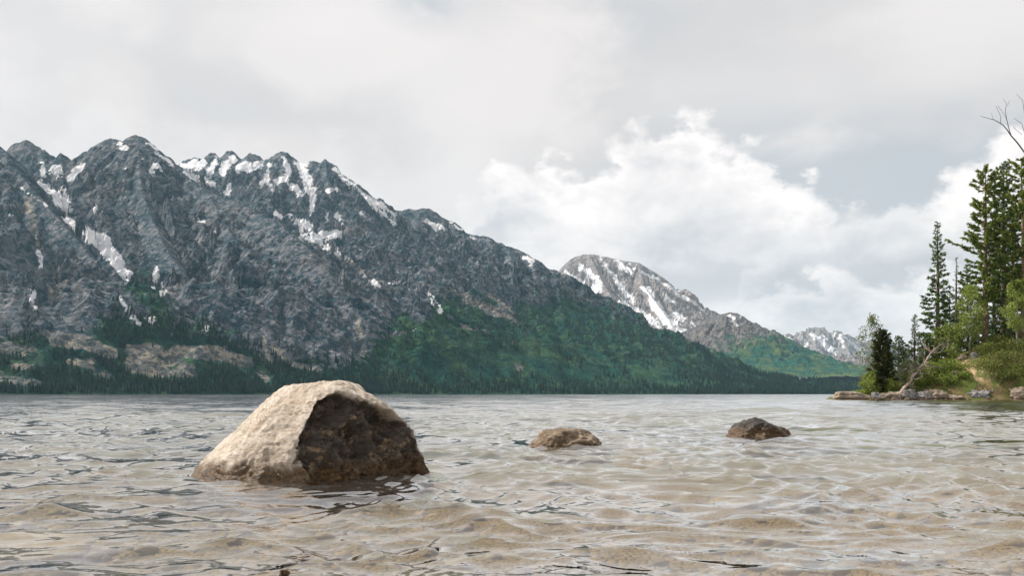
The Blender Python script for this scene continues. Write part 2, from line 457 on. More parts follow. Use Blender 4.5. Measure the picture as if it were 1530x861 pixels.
def rock_mountain_material(name, dark, light, warm, veg_a, veg_b, forest, scale=1.0, relief=8.0):
    m, n = material(name)
    p = n.pos()
    att = lambda a: n.n('ShaderNodeAttribute', attribute_name=a).outputs['Fac']
    snow, veg, tan = att('snow'), att('veg'), att('tan')
    big = n.noise(p, 0.004 / scale, 5, 0.6, 0.4)
    mid = n.noise(p, 0.02 / scale, 8, 0.65, 0.3)
    fine = n.noise(p, 0.09 / scale, 6, 0.65)
    streak = n.noise(n.mapping(p, scale=(0.03 / scale, 0.03 / scale, 0.006 / scale)), 1.0, 7, 0.65, 0.6)
    rk = n.mix(n.ss(n.m('ADD', n.m('MULTIPLY', mid, 0.35), n.m('ADD', n.m('MULTIPLY', streak, 0.4), n.m('MULTIPLY', n.noise(p, 0.16 / scale, 4, 0.6), 0.3))), 0.44, 0.60), dark, light)
    rk = n.mix(n.ss(n.m('ADD', big, n.m('MULTIPLY', n.m('SUBTRACT', fine, 0.5), 0.4)), 0.52, 0.68, 0, 0.55), rk, warm)
    rk = n.mix(n.ss(tan, 0.15, 0.75), rk, n.mix(n.ss(fine, 0.35, 0.65), (0.28, 0.25, 0.21), (0.50, 0.44, 0.34)))
    rk = n.mix(n.ss(fine, 0.50, 0.57, 0, 0.75), rk, dark)
    wv = n.n('ShaderNodeVectorMath', {0: p, 1: n.n('ShaderNodeVectorMath', {0: n.n('ShaderNodeTexNoise', {'Vector': p, 'Scale': 0.03 / scale, 'Detail': 3.0}).outputs[1], 'Scale': 26.0 * scale},
             operation='SCALE').outputs[0]}, operation='ADD').outputs[0]
    for vs, lo, hi_, amt in ((0.030, 0.55, 0.62, 0.45), (0.085, 0.50, 0.60, 0.6)):     # facets and ledges
        cell = n.n('ShaderNodeSeparateColor', {'Color': n.n('ShaderNodeTexVoronoi', {'Vector': wv, 'Scale': vs / scale}).outputs['Color']})
        rk = n.mix(n.ss(cell.outputs[0], lo, hi_, 0, amt), rk, dark)
        rk = n.mix(n.ss(cell.outputs[1], 0.74, 0.84, 0, amt * 0.6), rk, light)
    # shrubs and scattered trees on the ledges
    nz = n.n('ShaderNodeSeparateXYZ', {'Vector': n.n('ShaderNodeNewGeometry').outputs['Normal']}).outputs[2]
    vg = n.m('ADD', veg, n.m('MULTIPLY', n.m('SUBTRACT', mid, 0.5), 3.4))
    vg = n.m('ADD', vg, n.m('MULTIPLY', n.m('SUBTRACT', fine, 0.5), 1.6))
    vg = n.m('ADD', vg, n.m('MULTIPLY', n.m('SUBTRACT', nz, 0.74), 1.6))
    vg = n.m('ADD', vg, n.m('MULTIPLY', n.m('SUBTRACT', n.noise(p, 0.0075 / scale, 5, 0.6, 0.6), 0.5), 3.0))
    green = n.mix(n.ss(n.noise(p, 0.011 / scale, 6, 0.6, 0.5), 0.40, 0.62), veg_a, veg_b)
    green = n.mix(n.ss(n.m('ADD', n.m('MULTIPLY', fine, 0.6), n.m('MULTIPLY', mid, 0.4)), 0.49, 0.58, 0, 0.85), green, forest)
    green = n.mix(n.ss(n.noise(p, 0.006 / scale, 7, 0.7, 0.8), 0.54, 0.68, 0, 0.4), green, (0.075, 0.100, 0.055))
    c = n.mix(n.ss(vg, -0.12, 0.22), rk, green)
    sn = n.m('ADD', snow, n.m('MULTIPLY', n.m('SUBTRACT', mid, 0.5), 9.0))
    sn = n.m('ADD', sn, n.m('MULTIPLY', n.m('SUBTRACT', fine, 0.5), 9.0))
    sf = n.ss(sn, -0.5, 0.9)
    c = n.mix(sf, c, n.mix(n.ss(mid, 0.36, 0.66), (0.50, 0.52, 0.56), (0.80, 0.79, 0.79)))
    h = n.m('ADD', n.m('MULTIPLY', mid, 0.18), n.m('ADD', n.m('MULTIPLY', fine, 0.35), n.m('MULTIPLY', streak, 0.75)))
    nb = bump(n, h, n.m('SUBTRACT', 1.0, n.m('MULTIPLY', sf, 0.85)), relief * 4)
    finish(n, principled(n, c, 0.9, nb, 0.1))
    return m

MAIN = rock_mountain_material('mountain_rock', (0.010, 0.040, 0.060), (0.255, 0.255, 0.272), (0.32, 0.245, 0.205),
                              (0.008, 0.060, 0.044), (0.038, 0.095, 0.046), (0.004, 0.030, 0.034))
SNOWY = rock_mountain_material('snowy_mountain_rock', (0.20, 0.185, 0.185), (0.42, 0.375, 0.37), (0.46, 0.38, 0.345),
                               (0.03, 0.10, 0.07), (0.06, 0.12, 0.06), (0.02, 0.06, 0.06), 1.6, 14)
SPUR = rock_mountain_material('forested_spur_ground', (0.10, 0.10, 0.105), (0.26, 0.23, 0.215), (0.30, 0.23, 0.17),
                              (0.02, 0.10, 0.07), (0.10, 0.15, 0.06), (0.012, 0.055, 0.055), 1.3, 10)

def line(pts):
    return [W(*p) for p in pts]
def with_depth(pts, stops):
    """give each (px, py) a distance read off between the stops (px, distance)"""
    xs, ds = zip(*stops)
    return [W(x, y, float(np.interp(x, xs, ds))) for x, y in pts]

def jag(pts, amp, piece=22.0, seed=0):
    """break a crest line into short uneven teeth"""
    r = np.random.default_rng(seed); out = [pts[0]]
    for a, b in zip(pts[:-1], pts[1:]):
        k = max(1, int(math.dist(a[:2], b[:2]) / piece))
        for i in range(1, k + 1):
            t = i / k; q = [a[j] + (b[j] - a[j]) * t for j in range(3)]
            fade = float(sstep(np.array(q[2]), 150, 600))
            if i < k: q = [q[0] + r.normal(0, 4), q[1] + r.normal(0, 12), q[2] + fade * (r.uniform(-1.6, 1.0) * amp)]
            out.append(tuple(q))
    return out
main_ridges = [
    (with_depth([(-330, 190), (-250, 235), (-180, 200), (-120, 215), (-60, 245), (-20, 240), (8, 231), (17, 218), (27, 214), (38, 210), (48, 214), (60, 222), (80, 235),
                 (87, 240), (91, 228), (99, 235), (108, 241), (116, 246), (128, 262), (140, 275)], [(-330, 3800), (0, 3950), (140, 3900)]), 0.95, 0.86),
    (with_depth([(-300, 150), (-150, 165), (-60, 185), (0, 221), (12, 233), (30, 262), (60, 298), (100, 346), (148, 400), (183, 443), (203, 466)],
                [(-300, 3300), (0, 3150), (205, 2550)]), 1.15, 1.05),
    (with_depth([(128, 250), (140, 232), (149, 219), (157, 213), (175, 211), (184, 216), (194, 209), (203, 206), (216, 209), (234, 224), (250, 238), (263, 251),
                 (280, 268), (310, 290), (350, 303), (390, 322), (430, 345), (468, 385), (503, 428), (533, 470), (552, 520)],
                [(128, 3500), (263, 3400), (390, 3050), (552, 2350)]), 1.15, 1.1),
    (line([(150, 219, 3480), (118, 278, 3330), (104, 300, 3250)]), 1.3, 1.0),
    (line([(203, 206, 3460), (212, 290, 3150), (245, 370, 2850), (290, 440, 2560), (330, 500, 2330)]), 1.2, 1.1),
    (line([(310, 290, 3250), (360, 380, 2850), (420, 450, 2560), (455, 510, 2330)]), 1.15, 1.1),
    (with_depth([(255, 262), (268, 246), (275, 240), (284, 239), (292, 236), (303, 239), (308, 234), (314, 230), (321, 229), (325, 239), (334, 235), (339, 227), (345, 226),
                 (351, 229), (355, 240), (366, 238), (373, 229), (380, 232), (386, 233), (395, 241), (402, 238), (410, 233), (419, 228), (428, 230), (440, 239),
                 (455, 245), (468, 241), (486, 240), (495, 246), (520, 267), (550, 289), (580, 307), (600, 317), (610, 313), (620, 316), (631, 313), (640, 313),
                 (652, 319), (670, 331), (690, 342), (705, 352), (722, 354), (750, 365), (780, 378), (810, 395), (840, 412), (880, 432), (940, 462), (1000, 492),
                 (1040, 511), (1090, 533), (1130, 549), (1165, 560), (1200, 568), (1240, 573), (1290, 576), (1500, 578)],
                [(255, 4700), (490, 4500), (840, 4250), (1130, 3850), (1290, 3650), (1500, 3700)]), 0.78, 0.88),
    (line([(428, 232, 4550), (418, 290, 4250), (400, 330, 4000)]), 1.0, 1.0),
    (line([(486, 242, 4500), (498, 320, 4120), (540, 380, 3700)]), 0.9, 1.0),
    (line([(631, 314, 4430), (600, 395, 3850), (610, 440, 3350), (600, 500, 2800)]), 0.8, 1.0),
    (line([(760, 372, 4330), (770, 440, 3750), (800, 500, 3250), (790, 545, 2850)]), 0.7, 1.0),
    (line([(900, 443, 4150), (930, 500, 3650), (960, 540, 3350)]), 0.6, 1.0),
]
for k_, a_ in ((0, 9), (2, 7), (6, 8)):
    main_ridges[k_] = (jag(main_ridges[k_][0], a_, 22.0, k_),) + main_ridges[k_][1:]
def far_shore(X):
    return np.interp(X, [-3000, -1000, -300, 300, 1250, 3000], [1500, 1700, 2150, 2600, 3250, 3300]) + 30 * noise2(X / 170, X * 0 + 3.3, 41) + 12 * noise2(X / 40, X * 0, 42)

def knolls(X, Y, Z):
    for px, py, D, rx, ry in ((20, 500, 2250, 190, 170), (135, 500, 2120, 110, 110), (225, 520, 2130, 90, 80), (300, 517, 2080, 130, 110), (215, 540, 2020, 90, 70),
                              (390, 553, 2060, 90, 60), (70, 535, 1960, 120, 90), (-90, 505, 2000, 140, 110), (445, 548, 2250, 120, 90)):
        x, y, z = W(px, py, D)
        d = np.sqrt(((X - x) / rx) ** 2 + ((Y - y) / ry) ** 2)
        d = d + 0.16 * fbm2(X / 70, Y / 70, 3, 55)
        Z = np.maximum(Z, z * (1 - sstep(d, 0.15, 1.5)))
    return Z

SNOW_MAIN = [
    [(96, 322, 2.5), (115, 338, 5.5), (134, 350, 8), (152, 360, 12), (166, 380, 11), (180, 398, 8), (193, 416, 6)],
    [(61, 247, 4), (65, 262, 4)], [(80, 250, 6), (90, 258, 6)], [(103, 268, 5), (112, 256, 7), (122, 248, 4)], [(60, 274, 3), (78, 288, 5), (95, 303, 7), (104, 312, 5)],
    [(96, 282, 4), (101, 296, 3)], [(144, 310, 3), (146, 322, 3)], [(30, 283, 1.5), (70, 307, 1.5)], [(8, 310, 1), (14, 322, 1)], [(56, 374, 2), (63, 385, 3), (60, 400, 2)],
    [(178, 216, 1.5), (184, 219, 4), (188, 220, 2)], [(220, 214, 1.5), (232, 226, 2.5), (258, 247, 1.5)], [(232, 246, 2.5), (240, 253, 3)], [(222, 255, 2), (230, 260, 2.5)],
    [(212, 237, 1.5)], [(186, 252, 1.5)], [(293, 327, 1.5), (304, 331, 3)], [(322, 344, 1.5)],
    [(272, 245, 3), (283, 247, 6), (296, 246, 8), (304, 243, 6)], [(277, 255, 4), (290, 266, 5), (298, 268, 3)], [(312, 260, 4), (320, 245, 5), (322, 238, 3)],
    [(332, 258, 5), (340, 245, 6), (348, 238, 5)], [(358, 252, 6), (370, 250, 8), (386, 246, 7), (392, 246, 3)], [(308, 270, 3), (316, 274, 5)],
    [(345, 274, 2), (341, 283, 5), (338, 290, 3)], [(388, 274, 3), (397, 268, 4), (411, 288, 3)], [(403, 245, 2), (400, 262, 3)],
    [(424, 236, 3), (430, 250, 4), (427, 266, 4), (415, 272, 4)], [(446, 244, 3), (454, 258, 7), (462, 276, 8), (468, 296, 5), (466, 318, 3)], [(437, 278, 4), (450, 292, 4)],
    [(440, 240, 2), (458, 247, 3)], [(486, 285, 2), (505, 281, 3)], [(412, 319, 2), (420, 325, 3)], [(432, 322, 4), (444, 332, 5), (463, 338, 5)], [(486, 330, 2), (490, 318, 2)],
    [(503, 322, 3), (512, 332, 2)], [(540, 320, 3)], [(553, 326, 1.5)],
    [(450, 353, 4), (470, 355, 5), (488, 350, 6), (508, 350, 4)], [(476, 362, 3), (497, 374, 3.5), (515, 385, 3), (527, 388, 2.5)], [(541, 411, 3), (548, 414, 2)],
    [(557, 421, 2), (567, 428, 2)], [(582, 425, 1.5), (595, 421, 3)], [(498, 252, 1.5), (522, 272, 2), (548, 293, 3), (572, 310, 2.5), (590, 322, 2)],
    [(556, 308, 2), (575, 324, 3), (594, 334, 2)], [(637, 330, 1.5), (650, 338, 3), (668, 343, 2)], [(672, 332, 1.2), (688, 344, 1.5)], [(704, 353, 1.5), (712, 357, 2)],
    [(784, 384, 1.5), (793, 394, 3)], [(640, 437, 1.8), (648, 450, 2)], [(655, 461, 4), (657, 466, 3)], [(620, 493, 2)],
    [(51, 432, 3), (50, 441, 5), (46, 450, 3)], [(52, 458, 2)], [(178, 442, 1.5), (186, 458, 3), (196, 472, 4.5), (207, 483, 4)], [(216, 474, 2), (228, 478, 4), (234, 484, 3)],
    [(235, 404, 3.5), (231, 415, 4.5), (230, 428, 3)], [(242, 436, 4), (243, 446, 2)], [(304, 496, 2), (309, 491, 4)], [(338, 493, 1.5)],
]
VEG_POLY = [(-600, 600), (-600, 470), (0, 508), (60, 500), (110, 505), (150, 482), (185, 445), (205, 395), (222, 400), (240, 445), (262, 478), (300, 490), (350, 505), (420, 525),
            (500, 545), (548, 545), (566, 500), (585, 470), (575, 440), (640, 452), (660, 425), (700, 425), (760, 452), (800, 440), (850, 425), (1000, 492), (1300, 570), (1800, 570), (1800, 620)]
SCREE = [[(676, 434, 2), (705, 450, 6), (740, 466, 7), (772, 480, 3)], [(720, 432, 2), (762, 462, 3)], [(486, 366, 2), (530, 395, 3), (560, 420, 3), (590, 432, 2)],
         [(530, 470, 3), (538, 495, 5), (545, 530, 4)], [(410, 520, 4), (440, 548, 4), (480, 552, 3)], [(395, 505, 3), (402, 540, 5)], [(572, 545, 1), (568, 560, 1)],
         [(585, 500, 2), (605, 498, 2)], [(770, 546, 3.5), (775, 550, 3)], [(855, 555, 1.5)], [(690, 487, 2), (730, 498, 1.5)], [(40, 300, 5), (60, 370, 4)], [(100, 415, 6), (80, 440, 8)]]
TAN_KNOLL = [[(198, 546, 12), (240, 551, 15), (285, 553, 11)], [(252, 528, 8), (290, 526, 11), (330, 532, 10), (368, 544, 9)], [(385, 556, 5), (402, 570, 5)],
             [(105, 541, 7), (135, 545, 7)], [(143, 554, 7), (162, 562, 6)], [(-10, 562, 10), (25, 570, 8), (60, 574, 5)], [(82, 507, 11), (125, 512, 13), (165, 527, 9)], [(196, 524, 9), (235, 522, 11)], [(10, 520, 9), (55, 528, 8)], [(20, 548, 6), (60, 545, 6)]]
BARE = TAN_KNOLL + [[(600, 455, 10), (575, 465, 14)], [(625, 465, 14)], [(190, 450, 10), (215, 465, 8)], [(20, 440, 12), (40, 420, 10)]]

fields_main = {
    'snow': lambda X, Y, Z, PX, PY: np.clip(stroke_field(PX, PY, SNOW_MAIN) * 0.85 + 0.45, -4, 4),
    'veg': lambda X, Y, Z, PX, PY: np.clip(np.clip(poly_field(PX, PY, VEG_POLY) / 26.0, -1.05, 1.0) - 1.6 * sstep(stroke_field(PX, PY, SCREE + BARE), -4, 3), -2, 1)
        + 0.25 * sstep(PX, 820, 950),
    'tan': lambda X, Y, Z, PX, PY: np.clip(0.75 * sstep(stroke_field(PX, PY, SCREE), -3, 2) + 1.0 * sstep(stroke_field(PX, PY, TAN_KNOLL), -5, 4), 0, 1),
}
sky_line = [(p[0], p[1]) for p in main_ridges[6][0]]
def keep_main(X, Y):
    k = (Y < 4950) & (X > -0.68 * Y - 150)
    xs, ys = zip(*sorted(sky_line))
    return k & (Y < np.interp(X, xs, ys) + 260 + 900 * (X < -1750)) & (Y > far_shore(X) - 60)
mt_main, MAIN_GRID = mountain('mountain', main_ridges, (-3400, 2900), (1450, 5000), 7.0, far_shore, (90, 62), 1.0, knolls, keep_main, fields_main, MAIN, 1,
                              'long dark rocky mountain with snow gullies above a green forested lake shore', [p for p in main_ridges[6][0] if p[0] > -850])

snowy_ridges = [
    (with_depth([(700, 470), (780, 450), (820, 425), (835, 406), (845, 393), (858, 384), (872, 380), (888, 380), (902, 383), (918, 386), (935, 390), (955, 393), (970, 402),
                 (985, 411), (1003, 424), (1020, 439), (1040, 455), (1063, 468), (1085, 482), (1120, 510), (1160, 540)], [(700, 8700), (900, 8500), (1160, 8300)]), 0.95, 1.0),
    (line([(880, 380, 8500), (905, 430, 8000), (935, 475, 7500)]), 0.9, 1.0),
    (line([(955, 393, 8450), (960, 425, 8100), (1000, 480, 7500), (1010, 510, 7200)]), 0.9, 1.0),
]
SNOW_2 = [[(866, 397, 4), (880, 408, 6), (893, 420, 5), (888, 440, 6), (876, 430, 4)], [(860, 415, 4), (872, 425, 4)], [(845, 405, 3), (853, 414, 2)],
          [(897, 384, 2), (906, 400, 1.5), (918, 412, 3), (928, 430, 4), (936, 444, 3.5)], [(918, 388, 2), (935, 402, 2.5), (945, 410, 2)], [(940, 395, 2), (946, 398, 2)],
          [(958, 408, 2), (975, 415, 3), (985, 418, 2)], [(956, 430, 2), (968, 434, 6), (975, 450, 5), (983, 465, 6), (995, 478, 8), (1008, 490, 6), (1038, 503, 4)],
          [(943, 440, 3), (947, 452, 3)], [(928, 453, 6), (945, 464, 6), (965, 474, 5), (985, 488, 5)], [(992, 440, 2.5), (1006, 452, 2)], [(994, 424, 2), (1015, 440, 2.5), (1048, 463, 2)],
          [(1008, 470, 5), (1020, 476, 4)], [(1034, 483, 2), (1039, 495, 2.5), (1043, 505, 2)], [(1050, 462, 2)]]
SNOWY_F = {'snow': lambda X, Y, Z, PX, PY: np.clip(stroke_field(PX, PY, SNOW_2) * 0.9 + 0.2, -4, 4),
           'veg': lambda X, Y, Z, PX, PY: np.full(X.shape, -2.0), 'tan': lambda X, Y, Z, PX, PY: np.zeros(X.shape)}
mountain('snowy_mountain', snowy_ridges, (-700, 2700), (6700, 8950), 11.0, None, (150, 60), 1.3, None, None, SNOWY_F, SNOWY, 11,
         'grey mauve mountain streaked with snow behind the green ridge', snowy_ridges[0][0])

spur_ridges = [
    (with_depth([(960, 520), (1000, 505), (1040, 488), (1063, 475), (1076, 470), (1090, 467), (1102, 468), (1112, 475), (1146, 497), (1176, 517), (1226, 547), (1258, 561), (1290, 575), (1400, 580)],
                [(960, 6700), (1090, 6500), (1400, 6000)]), 0.62, 1.0),
    (line([(1090, 467, 6500), (1085, 520, 6050), (1080, 560, 5600)]), 0.6, 1.0),
    (line([(1150, 492, 6380), (1170, 535, 5900), (1180, 570, 5500)]), 0.6, 1.0),
]
SNOW_3 = [[(1088, 472, 2), (1095, 475, 2)], [(1092, 480, 1.8), (1101, 485, 2)], [(1108, 474, 1.2)]]
SPUR_F = {'snow': lambda X, Y, Z, PX, PY: np.clip(stroke_field(PX, PY, SNOW_3) * 0.8, -4, 4),
          'veg': lambda X, Y, Z, PX, PY: np.clip((PY - np.interp(PX, [1000, 1090, 1150, 1300], [560, 512, 497, 500])) / 30, -1, 1),
          'tan': lambda X, Y, Z, PX, PY: np.clip(sstep(stroke_field(PX, PY, [[(1115, 520, 4), (1150, 530, 3)], [(1140, 540, 3), (1155, 548, 2)], [(1210, 558, 3), (1225, 562, 2)]]), -4, 2), 0, 1)}
mountain('forested_spur', spur_ridges, (700, 3200), (5000, 6900), 10.0, None, (110, 34), 0.9, None, None, SPUR_F, SPUR, 21,
         'green lower mountain spur in front of the snowy mountain', spur_ridges[0][0])

far_ridges = [
    (with_depth([(1050, 530), (1100, 510), (1155, 497), (1165, 502), (1178, 499), (1188, 503), (1197, 495), (1205, 497), (1213, 490), (1219, 489), (1226, 494), (1233, 502), (1243, 497),
                 (1250, 494), (1259, 500), (1268, 500), (1275, 505), (1290, 512), (1310, 508), (1335, 520), (1400, 540), (1500, 550), (1600, 560)], [(1050, 13500), (1600, 13500)]), 0.85, 1.0),
    (line([(1213, 490, 13500), (1222, 530, 12700), (1235, 560, 12000)]), 0.9, 1.0), (line([(1255, 495, 13500), (1270, 530, 12700)]), 0.9, 1.0),
    (line([(1180, 499, 13500), (1185, 530, 12700)]), 0.9, 1.0),
]
SNOW_4 = [[(1170, 503, 1.5), (1182, 513, 1.5)], [(1196, 503, 2), (1206, 516, 1.5)], [(1213, 500, 2.5), (1228, 512, 3), (1240, 522, 3), (1250, 529, 2)], [(1228, 500, 2), (1236, 508, 2)],
          [(1247, 500, 2), (1244, 515, 1.5)], [(1265, 505, 2), (1275, 516, 2.5), (1292, 530, 2)], [(1256, 503, 1.5), (1260, 520, 1.2)], [(1205, 522, 1.2), (1215, 535, 1.2)], [(1250, 540, 1.2)],
          [(1310, 512, 3), (1330, 530, 2)], [(1360, 532, 2), (1390, 548, 2)]]
FAR_F = {'snow': lambda X, Y, Z, PX, PY: np.clip(stroke_field(PX, PY, SNOW_4) * 1.1 + 0.9, -4, 4),
         'veg': lambda X, Y, Z, PX, PY: np.full(X.shape, -2.0), 'tan': lambda X, Y, Z, PX, PY: np.zeros(X.shape)}
mountain('distant_range', far_ridges, (2300, 8200), (11500, 14300), 22.0, None, (260, 110), 2.6, None, None, FAR_F, SNOWY, 31,
         'pale jagged snow-streaked range farthest off behind the green spur')

# ------------------------------------------------------------------ forest on the far shore and slopes
def cone_forest(name, pts, hts, mat, label, seed=0):
    r = np.random.default_rng(seed); n = len(pts)
    an = np.arange(5) / 5 * 2 * math.pi
    V, T, base = [], [], 0
    for lo, hi, rw in ((0.06, 0.66, 0.19), (0.42, 1.0, 0.12)):
        a = an[None] + r.uniform(0, 6.28, (n, 1))
        rr = hts[:, None] * rw * r.uniform(0.55, 1.25, (n, 5))
        ring = np.stack([pts[:, 0:1] + np.cos(a) * rr, pts[:, 1:2] + np.sin(a) * rr, pts[:, 2:3] + hts[:, None] * (lo + r.uniform(-0.05, 0.05, (n, 5)))], -1)
        tip = np.stack([pts[:, 0] + r.normal(0, .25, n), pts[:, 1] + r.normal(0, .25, n), pts[:, 2] + hts * hi], -1)
        v = np.concatenate([ring, tip[:, None]], 1).reshape(-1, 3)
        i = np.arange(n)[:, None] * 6 + base; k = np.arange(5)[None]
        T.append(np.stack([i + k, i + (k + 1) % 5, np.broadcast_to(i + 5, (n, 5))], -1).reshape(-1, 3))
        V.append(v); base += n * 6
    return link(name, raw_mesh(name, np.concatenate(V), np.concatenate(T), False), mat, kind='stuff', label=label, category='forest')

def foliage_material(name, a, b, c, scale=0.6, trans=0.25, rough=0.6):
    m, n = material(name)
    isl = n.n('ShaderNodeNewGeometry').outputs['Random Per Island']
    p = n.pos()
    col = n.mix(n.ss(n.noise(p, scale, 3, 0.6), 0.36, 0.64), a, b)
    col = n.mix(n.m('MULTIPLY', n.m('POWER', isl, 2.0), 0.75), col, c)
    d = principled(n, col, rough, None, 0.25)
    tr = n.n('ShaderNodeBsdfTranslucent', {'Color': n.mix(0.4, col, c)})
    finish(n, n.n('ShaderNodeMixShader', {0: trans, 1: d, 2: tr.outputs[0]}).outputs[0])
    return m

FOREST = foliage_material('far_forest_needles', (0.004, 0.018, 0.018), (0.008, 0.028, 0.020), (0.018, 0.046, 0.024), 0.02, 0.0, 0.9)
gx, gy, GZ, gf = MAIN_GRID
def ground_at(x, y):
    i = np.clip((y - gy[0]) / (gy[1] - gy[0]), 0, len(gy) - 2.001); j = np.clip((x - gx[0]) / (gx[1] - gx[0]), 0, len(gx) - 2.001)
    a, b = i.astype(int), j.astype(int); u, v = i - a, j - b
    return GZ[a, b] * (1 - u) * (1 - v) + GZ[a + 1, b] * u * (1 - v) + GZ[a, b + 1] * (1 - u) * v + GZ[a + 1, b + 1] * u * v
fr = np.random.default_rng(5)
N = 900000
fx, fy = fr.uniform(-1900, 1900, N), fr.uniform(1500, 4700, N)
k = (fy > far_shore(fx) + 3) & (np.abs(fx / fy) < 0.60); fx, fy = fx[k], fy[k]
fz = ground_at(fx, fy)
px, py = CX + fx / fy * F, HZ - (fz - H0) / fy * F
veg = gf['veg'](fx, fy, fz, px, py)
tan = gf['tan'](fx, fy, fz, px, py)
u = fy - far_shore(fx)
clump = fbm2(fx / 120, fy / 120, 4, 71)
left = sstep(px, 640, 520); mid = sstep(px, 480, 560) * sstep(px, 1010, 900); right = sstep(px, 980, 1120)
dens = 0.9 * np.exp(-(u / 110) ** 2) * (0.65 + 0.6 * left + 0.5 * right)
dens += left * sstep(veg, -0.6, 0.3) * sstep(u, 720, 260) * (0.30 + 0.9 * sstep(clump, -0.35, 0.35))
dens += mid * sstep(veg, -0.4, 0.4) * (0.015 + 0.22 * sstep(clump, 0.28, 0.55))
dens += right * sstep(veg, -0.4, 0.4) * (0.08 + 0.5 * sstep(clump, -0.1, 0.4))
upper = sstep(veg, -0.9, 0.3) * sstep(clump, 0.15, 0.5) * 0.16
dens += upper
ridge_band = right * 0 + sstep(px, 800, 900) * sstep(py - np.interp(px, [800, 1000, 1300], [390, 492, 575]), 70, 12)
dens += ridge_band * (0.10 + 0.45 * sstep(clump, -0.3, 0.3))
dens *= 1 - 0.97 * sstep(tan, 0.05, 0.35)
k = fr.uniform(0, 1, len(fx)) < dens * 0.27
fx, fy, fz = fx[k], fy[k], fz[k]
ht = fr.uniform(9, 19, len(fx)) * (1 - 0.45 * sstep(fz, 80, 350))
print('far trees', len(fx))
cone_forest('forest', np.stack([fx, fy, fz - 0.5], 1), ht, FOREST, 'dark conifer forest along the far shore and up the lower slopes', 3)

#=WATER=
# ------------------------------------------------------------------ lake bed and beach: one sheet to the horizon
def polar(rows, angs):
    R, A = np.meshgrid(rows, angs, indexing='ij')
    return R * np.sin(A), R * np.cos(A)
def bed_depth(X, Y):
    z = np.interp(Y, [-400, -30, -4, 0.8, 2.0, 4.0, 6.0, 9.0, 14.0, 25, 60, 200, 1000, 9000, 16000], [6, 3.0, 0.5, 0.06, -0.03, -0.10, -0.17, -0.30, -0.55, -1.1, -3.2, -9, -22, -22, -22])
    far = np.hypot(X, Y)
    return z
rows = np.concatenate([[0.02], np.geomspace(0.5, 30, 210), np.geomspace(31, 15500, 60)])
angs = np.concatenate([np.linspace(-180, -52, 30, False), np.linspace(-52, 52, 300, False), np.linspace(52, 180, 31)]) * math.pi / 180
BX, BY = polar(rows, angs)
BZ = bed_depth(BX, BY)
near = sstep(np.hypot(BX, BY), 60, 15)
cob = np.clip(ridged2(BX * 2.3, BY * 2.3, 3, 91, 0.5) - 0.7, 0, 1)
BZ = BZ + near * (0.05 * fbm2(BX * 0.5, BY * 0.5, 3, 92) + 0.02 * fbm2(BX * 3.1, BY * 3.1, 3, 93)) * sstep(BY, 0, 3)
m, n = material('lake_bed_gravel')
p = n.pos()
cell = n.n('ShaderNodeTexVoronoi', {'Vector': p, 'Scale': 17.0, 'Randomness': 1.0}, feature='F1')
edge = n.voro(p, 17.0, 'DISTANCE_TO_EDGE')
c = n.mix(n.n('ShaderNodeSeparateColor', {'Color': cell.outputs['Color']}).outputs[0], (0.125, 0.072, 0.022), (0.225, 0.140, 0.048))
c = n.mix(n.ss(n.noise(p, 0.9, 6, 0.6), 0.40, 0.66, 0, 0.85), c, (0.21, 0.125, 0.036))
c = n.mix(n.ss(edge, 0.10, 0.0, 0, 0.55), c, (0.16, 0.10, 0.05))
c = n.mix(n.ss(n.noise(p, 26.0, 5, 0.7), 0.35, 0.65, 0, 0.55), c, (0.25, 0.16, 0.06))
sb = n.n('ShaderNodeSeparateXYZ', {'Vector': p})
zz = sb.outputs[2]
cobble = n.ss(n.m('ADD', sb.outputs[0], n.m('MULTIPLY', n.m('SUBTRACT', n.noise(p, 0.45, 6, 0.65, 0.6), 0.5), 7.0)), 0.9, -0.9)      # brown cobbles to one side, pale sand to the other
c = n.mix(n.m('MULTIPLY', cobble, 0.75), c, n.mix(n.ss(n.noise(p, 5.0, 6, 0.7, 0.4), 0.38, 0.62), (0.05, 0.040, 0.018), (0.23, 0.145, 0.045)))
c = n.mix(n.ss(zz, -0.28, -0.8, 0, 0.85), c, n.mix(n.noise(p, 0.6, 5, 0.6), (0.14, 0.13, 0.105), (0.27, 0.25, 0.21)))      # pale silt
c = n.mix(n.ss(zz, -1.4, -5.0), c, (0.035, 0.055, 0.050))      # silt and weed where the lake deepens
finish(n, principled(n, c, 0.8, bump(n, n.m('ADD', n.m('MULTIPLY', n.ss(edge, 0, 0.25), 1.0), n.noise(p, 30, 4)), 0.8, 0.03), 0.3))
BED = m
link('ground', raw_mesh('ground', np.stack([BX, BY, BZ], -1).reshape(-1, 3), grid_faces(*BX.shape)), BED, kind='structure', label='gravel lake bed shelving down from the near beach')

